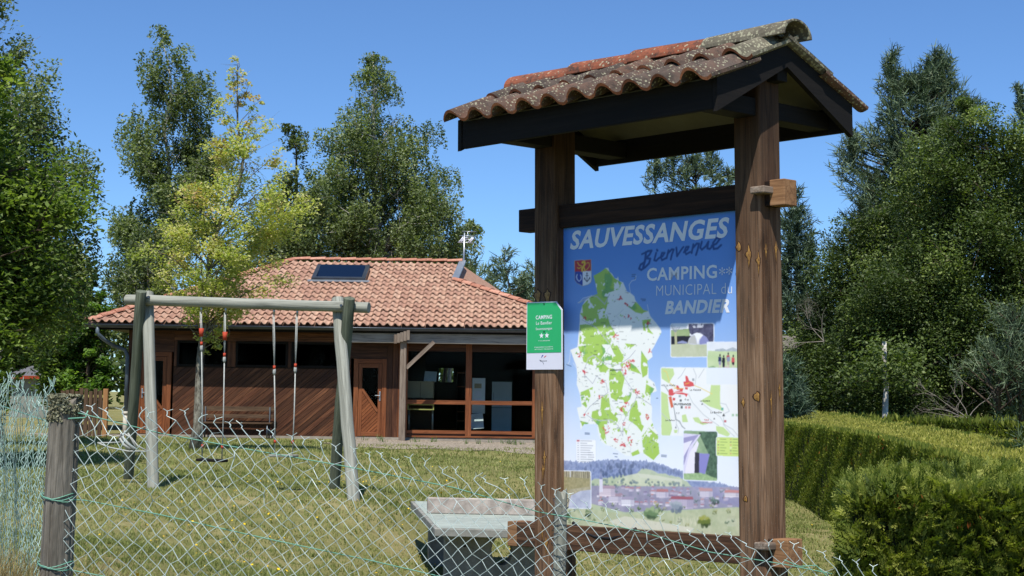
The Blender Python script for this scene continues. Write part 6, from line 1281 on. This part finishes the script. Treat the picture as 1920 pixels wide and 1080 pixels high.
    n = max(46, nface//2600); a, b, i = samp(Fr, Bk, n, 0); g = gz(a[:,0],a[:,1]); P = a.copy(); P[:,2] = g+(a[:,2]-g)*r_.uniform(.35,1.0,n); o = (a-b)[:,:2]; o /= np.linalg.norm(o,axis=1)[:,None]; P[:,:2] += o*.04
    idx = np.repeat(np.arange(n), 7); sprays('dead_sprays', P[idx]+r_.normal(0,.035,(len(idx),3)), np.c_[o, np.zeros(n)][idx], size*.8, M_['lf_rust'], t, r_.random(len(idx)), seed+8)
    # long shoots breaking the outline
    n = ntop//14; a, b, i = samp(Fr, Bk, n, 1); f = np.round(r_.random(n)*.9)[:,None]*.9+.05*r_.random(n)[:,None]; P = a*(1-f)+b*f; tag(sprays('shoots', P, np.tile([0,0,1.],(n,1)), size*1.7, M_['lf_hedge'], t, .6+.15*r_.normal(size=n), seed+9, up=1.6, aspect=.16), kind='stuff')
    return t
E_Z = EYE
hedge('long trimmed thuja hedge with a yellow green flat top curving past the lawn', [(3.45,10.6,E_Z-.50),(3.95,13,E_Z-.50),(4.45,16.5,E_Z-.50),(4.95,20.5,E_Z-.49),(5.25,25,E_Z-.50),(5.25,30,E_Z-.50),(5.3,38,E_Z-.34)], [(4.3,10.9,E_Z-.50),(5.1,14,E_Z-.48),(5.9,18,E_Z-.46),(6.5,24,E_Z-.42),(6.9,30,E_Z-.34),(7.0,36,E_Z-.26),(7.1,44,E_Z-.16)], 190000, 90000, .048, 201)
hedge('near thuja hedge block at the lower right corner where the wire fence ends', [(1.79,7.55,E_Z-.53),(2.03,7.45,E_Z-.50),(2.6,7.4,E_Z-.46),(3.4,7.5,E_Z-.41),(4.2,7.7,E_Z-.33)], [(2.15,9.2,E_Z-.48),(2.5,9.4,E_Z-.46),(3.1,9.5,E_Z-.45),(3.9,9.6,E_Z-.44),(4.9,9.7,E_Z-.43)], 13000, 7000, .036, 301, topmat='lf_hedge', frond=.105)
hedge('dark far hedge running straight behind the long trimmed hedge', [(6.9,31.8,E_Z-.42),(8,31,E_Z-.44),(10,29.5,E_Z-.46),(12,28,E_Z-.48)], [(7.6,33.2,E_Z-.40),(9,32.2,E_Z-.42),(11,31,E_Z-.44),(13,29.4,E_Z-.46)], 16000, 9000, .12, 401, topmat='lf_hedge')

# ---------------------------------------------------------------- lawn grass and flowers
r_ = np.random.default_rng(99)
def blades(name, X, Y, h, wd, mat, lean=.5, seed=0, zoff=0):
    r_ = np.random.default_rng(seed); n = len(X); Z = gz(X, Y)+.018*wob(X, Y, 1.4)+zoff; a = r_.uniform(0, 6.283, n); d = np.stack([np.cos(a), np.sin(a), np.zeros(n)], 1); hh = h*r_.uniform(.5,1.4,n); ln = lean*r_.random(n); b = r_.uniform(0,6.283,n)
    B = np.stack([X, Y, Z-.005], 1); T = B+np.stack([np.cos(b)*ln*hh, np.sin(b)*ln*hh, hh], 1); M2 = (B+T)/2+np.stack([np.zeros(n)]*2+[hh*.08], 1); w_ = (wd*r_.uniform(.7,1.3,n))[:,None]
    V = np.stack([B-d*w_, B+d*w_, T+d*w_*.2, T-d*w_*.2], 1).reshape(-1,3); var = np.clip(.45+.22*np.sin(X*1.3+Y*.7)*np.sin(Y*1.1)+.2*r_.normal(size=n), 0, 1)
    return tag(fast(name, V, np.arange(4*n).reshape(-1,4), mat, None, {'var': ('FLOAT', np.repeat(var, 4))}), kind='stuff')
n = 420000; Yg = 8.2*(38/8.2)**(r_.random(n)**1.15); Xg = (r_.random(n)*1.15-.5)*Yg*.74; tuft = np.sin(Xg*9+2*np.sin(Yg*5))*np.sin(Yg*8+Xg*3) > -.55
tuft &= ~((Xg > -4.1+.3*np.sin(Yg*2)) & (Yg > 35.6+.35*np.sin(Xg*1.7)+.3*r_.random(n))); Xg, Yg = Xg[tuft], Yg[tuft]; blades('lawn_grass', Xg, Yg, .018+.0009*Yg, .0018+.00034*Yg, M_['grass'], .9, 1)
n = 26000; Yn = r_.uniform(4.6,9.5,n); Xn = r_.uniform(-3.6,3.2,n); blades('lush_grass', Xn, Yn, .13, .0032, M_['lf_bush'], .7, 2)
# taller growth along the fence foot
n = 26000; t_ = r_.random(n); Xn = -2.0+t_*3.8+r_.normal(0,.10,n); Yn = 5.75+t_*.7+r_.normal(0,.16,n); blades('fence_grass', Xn, Yn, .20, .0032, M_['lf_bush'], .6, 3)
n = 9000; Xn = r_.uniform(-2.9,-1.72,n); Yn = r_.uniform(4.9,6.4,n); blades('dry_grass', Xn, Yn, .30, .0026, M_['drygrass'], 1.0, 4)
def flowers(name, X, Y, h, size, mat, seed):
    r_ = np.random.default_rng(seed); n = len(X); Z = gz(X, Y)+h; V = []; K = 7; q_ = np.linspace(0, 2*math.pi, K, endpoint=False); sz = size*r_.uniform(.6,1.3,n); tl = r_.normal(0,.35,(n,2))
    V = np.stack([X[:,None]+sz[:,None]*np.cos(q_), Y[:,None]+sz[:,None]*np.sin(q_), Z[:,None]+sz[:,None]*(tl[:,:1]*np.cos(q_)+tl[:,1:]*np.sin(q_)-.25)], -1).reshape(-1,3)
    return tag(fast(name, V, np.arange(K*n).reshape(-1,K), mat, None), kind='stuff')
n = 560; cxs = r_.uniform(-4.5,2.5,34); cys = r_.uniform(9,26,34); k_ = r_.integers(0,34,n); X = cxs[k_]+r_.normal(0,.5,n); Y = cys[k_]+r_.normal(0,.9,n); ok = (Y > 8.5); flowers('yellow_flowers', X[ok], Y[ok], .05, .011, M_['flower'], 1)
X = r_.uniform(-5,5,260); Y = r_.uniform(9,30,260); flowers('yellow_flowers', X, Y, .05, .010, M_['flower'], 2)
X = r_.uniform(-2.2,1,26); Y = r_.uniform(6.2,9,26); flowers('white_flowers', X, Y, .2, .013, M_['wflower'], 3)
# lone weeds on the gravel
m = []
n = 240; Xn = np.repeat(r_.uniform(-4,1.5,20),12)+r_.normal(0,.05,240); Yn = np.repeat(r_.uniform(37.2,39.4,20),12)+r_.normal(0,.05,240); blades('gravel_weeds', Xn, Yn, .13, .008, M_['lf_bush'], .8, 6)
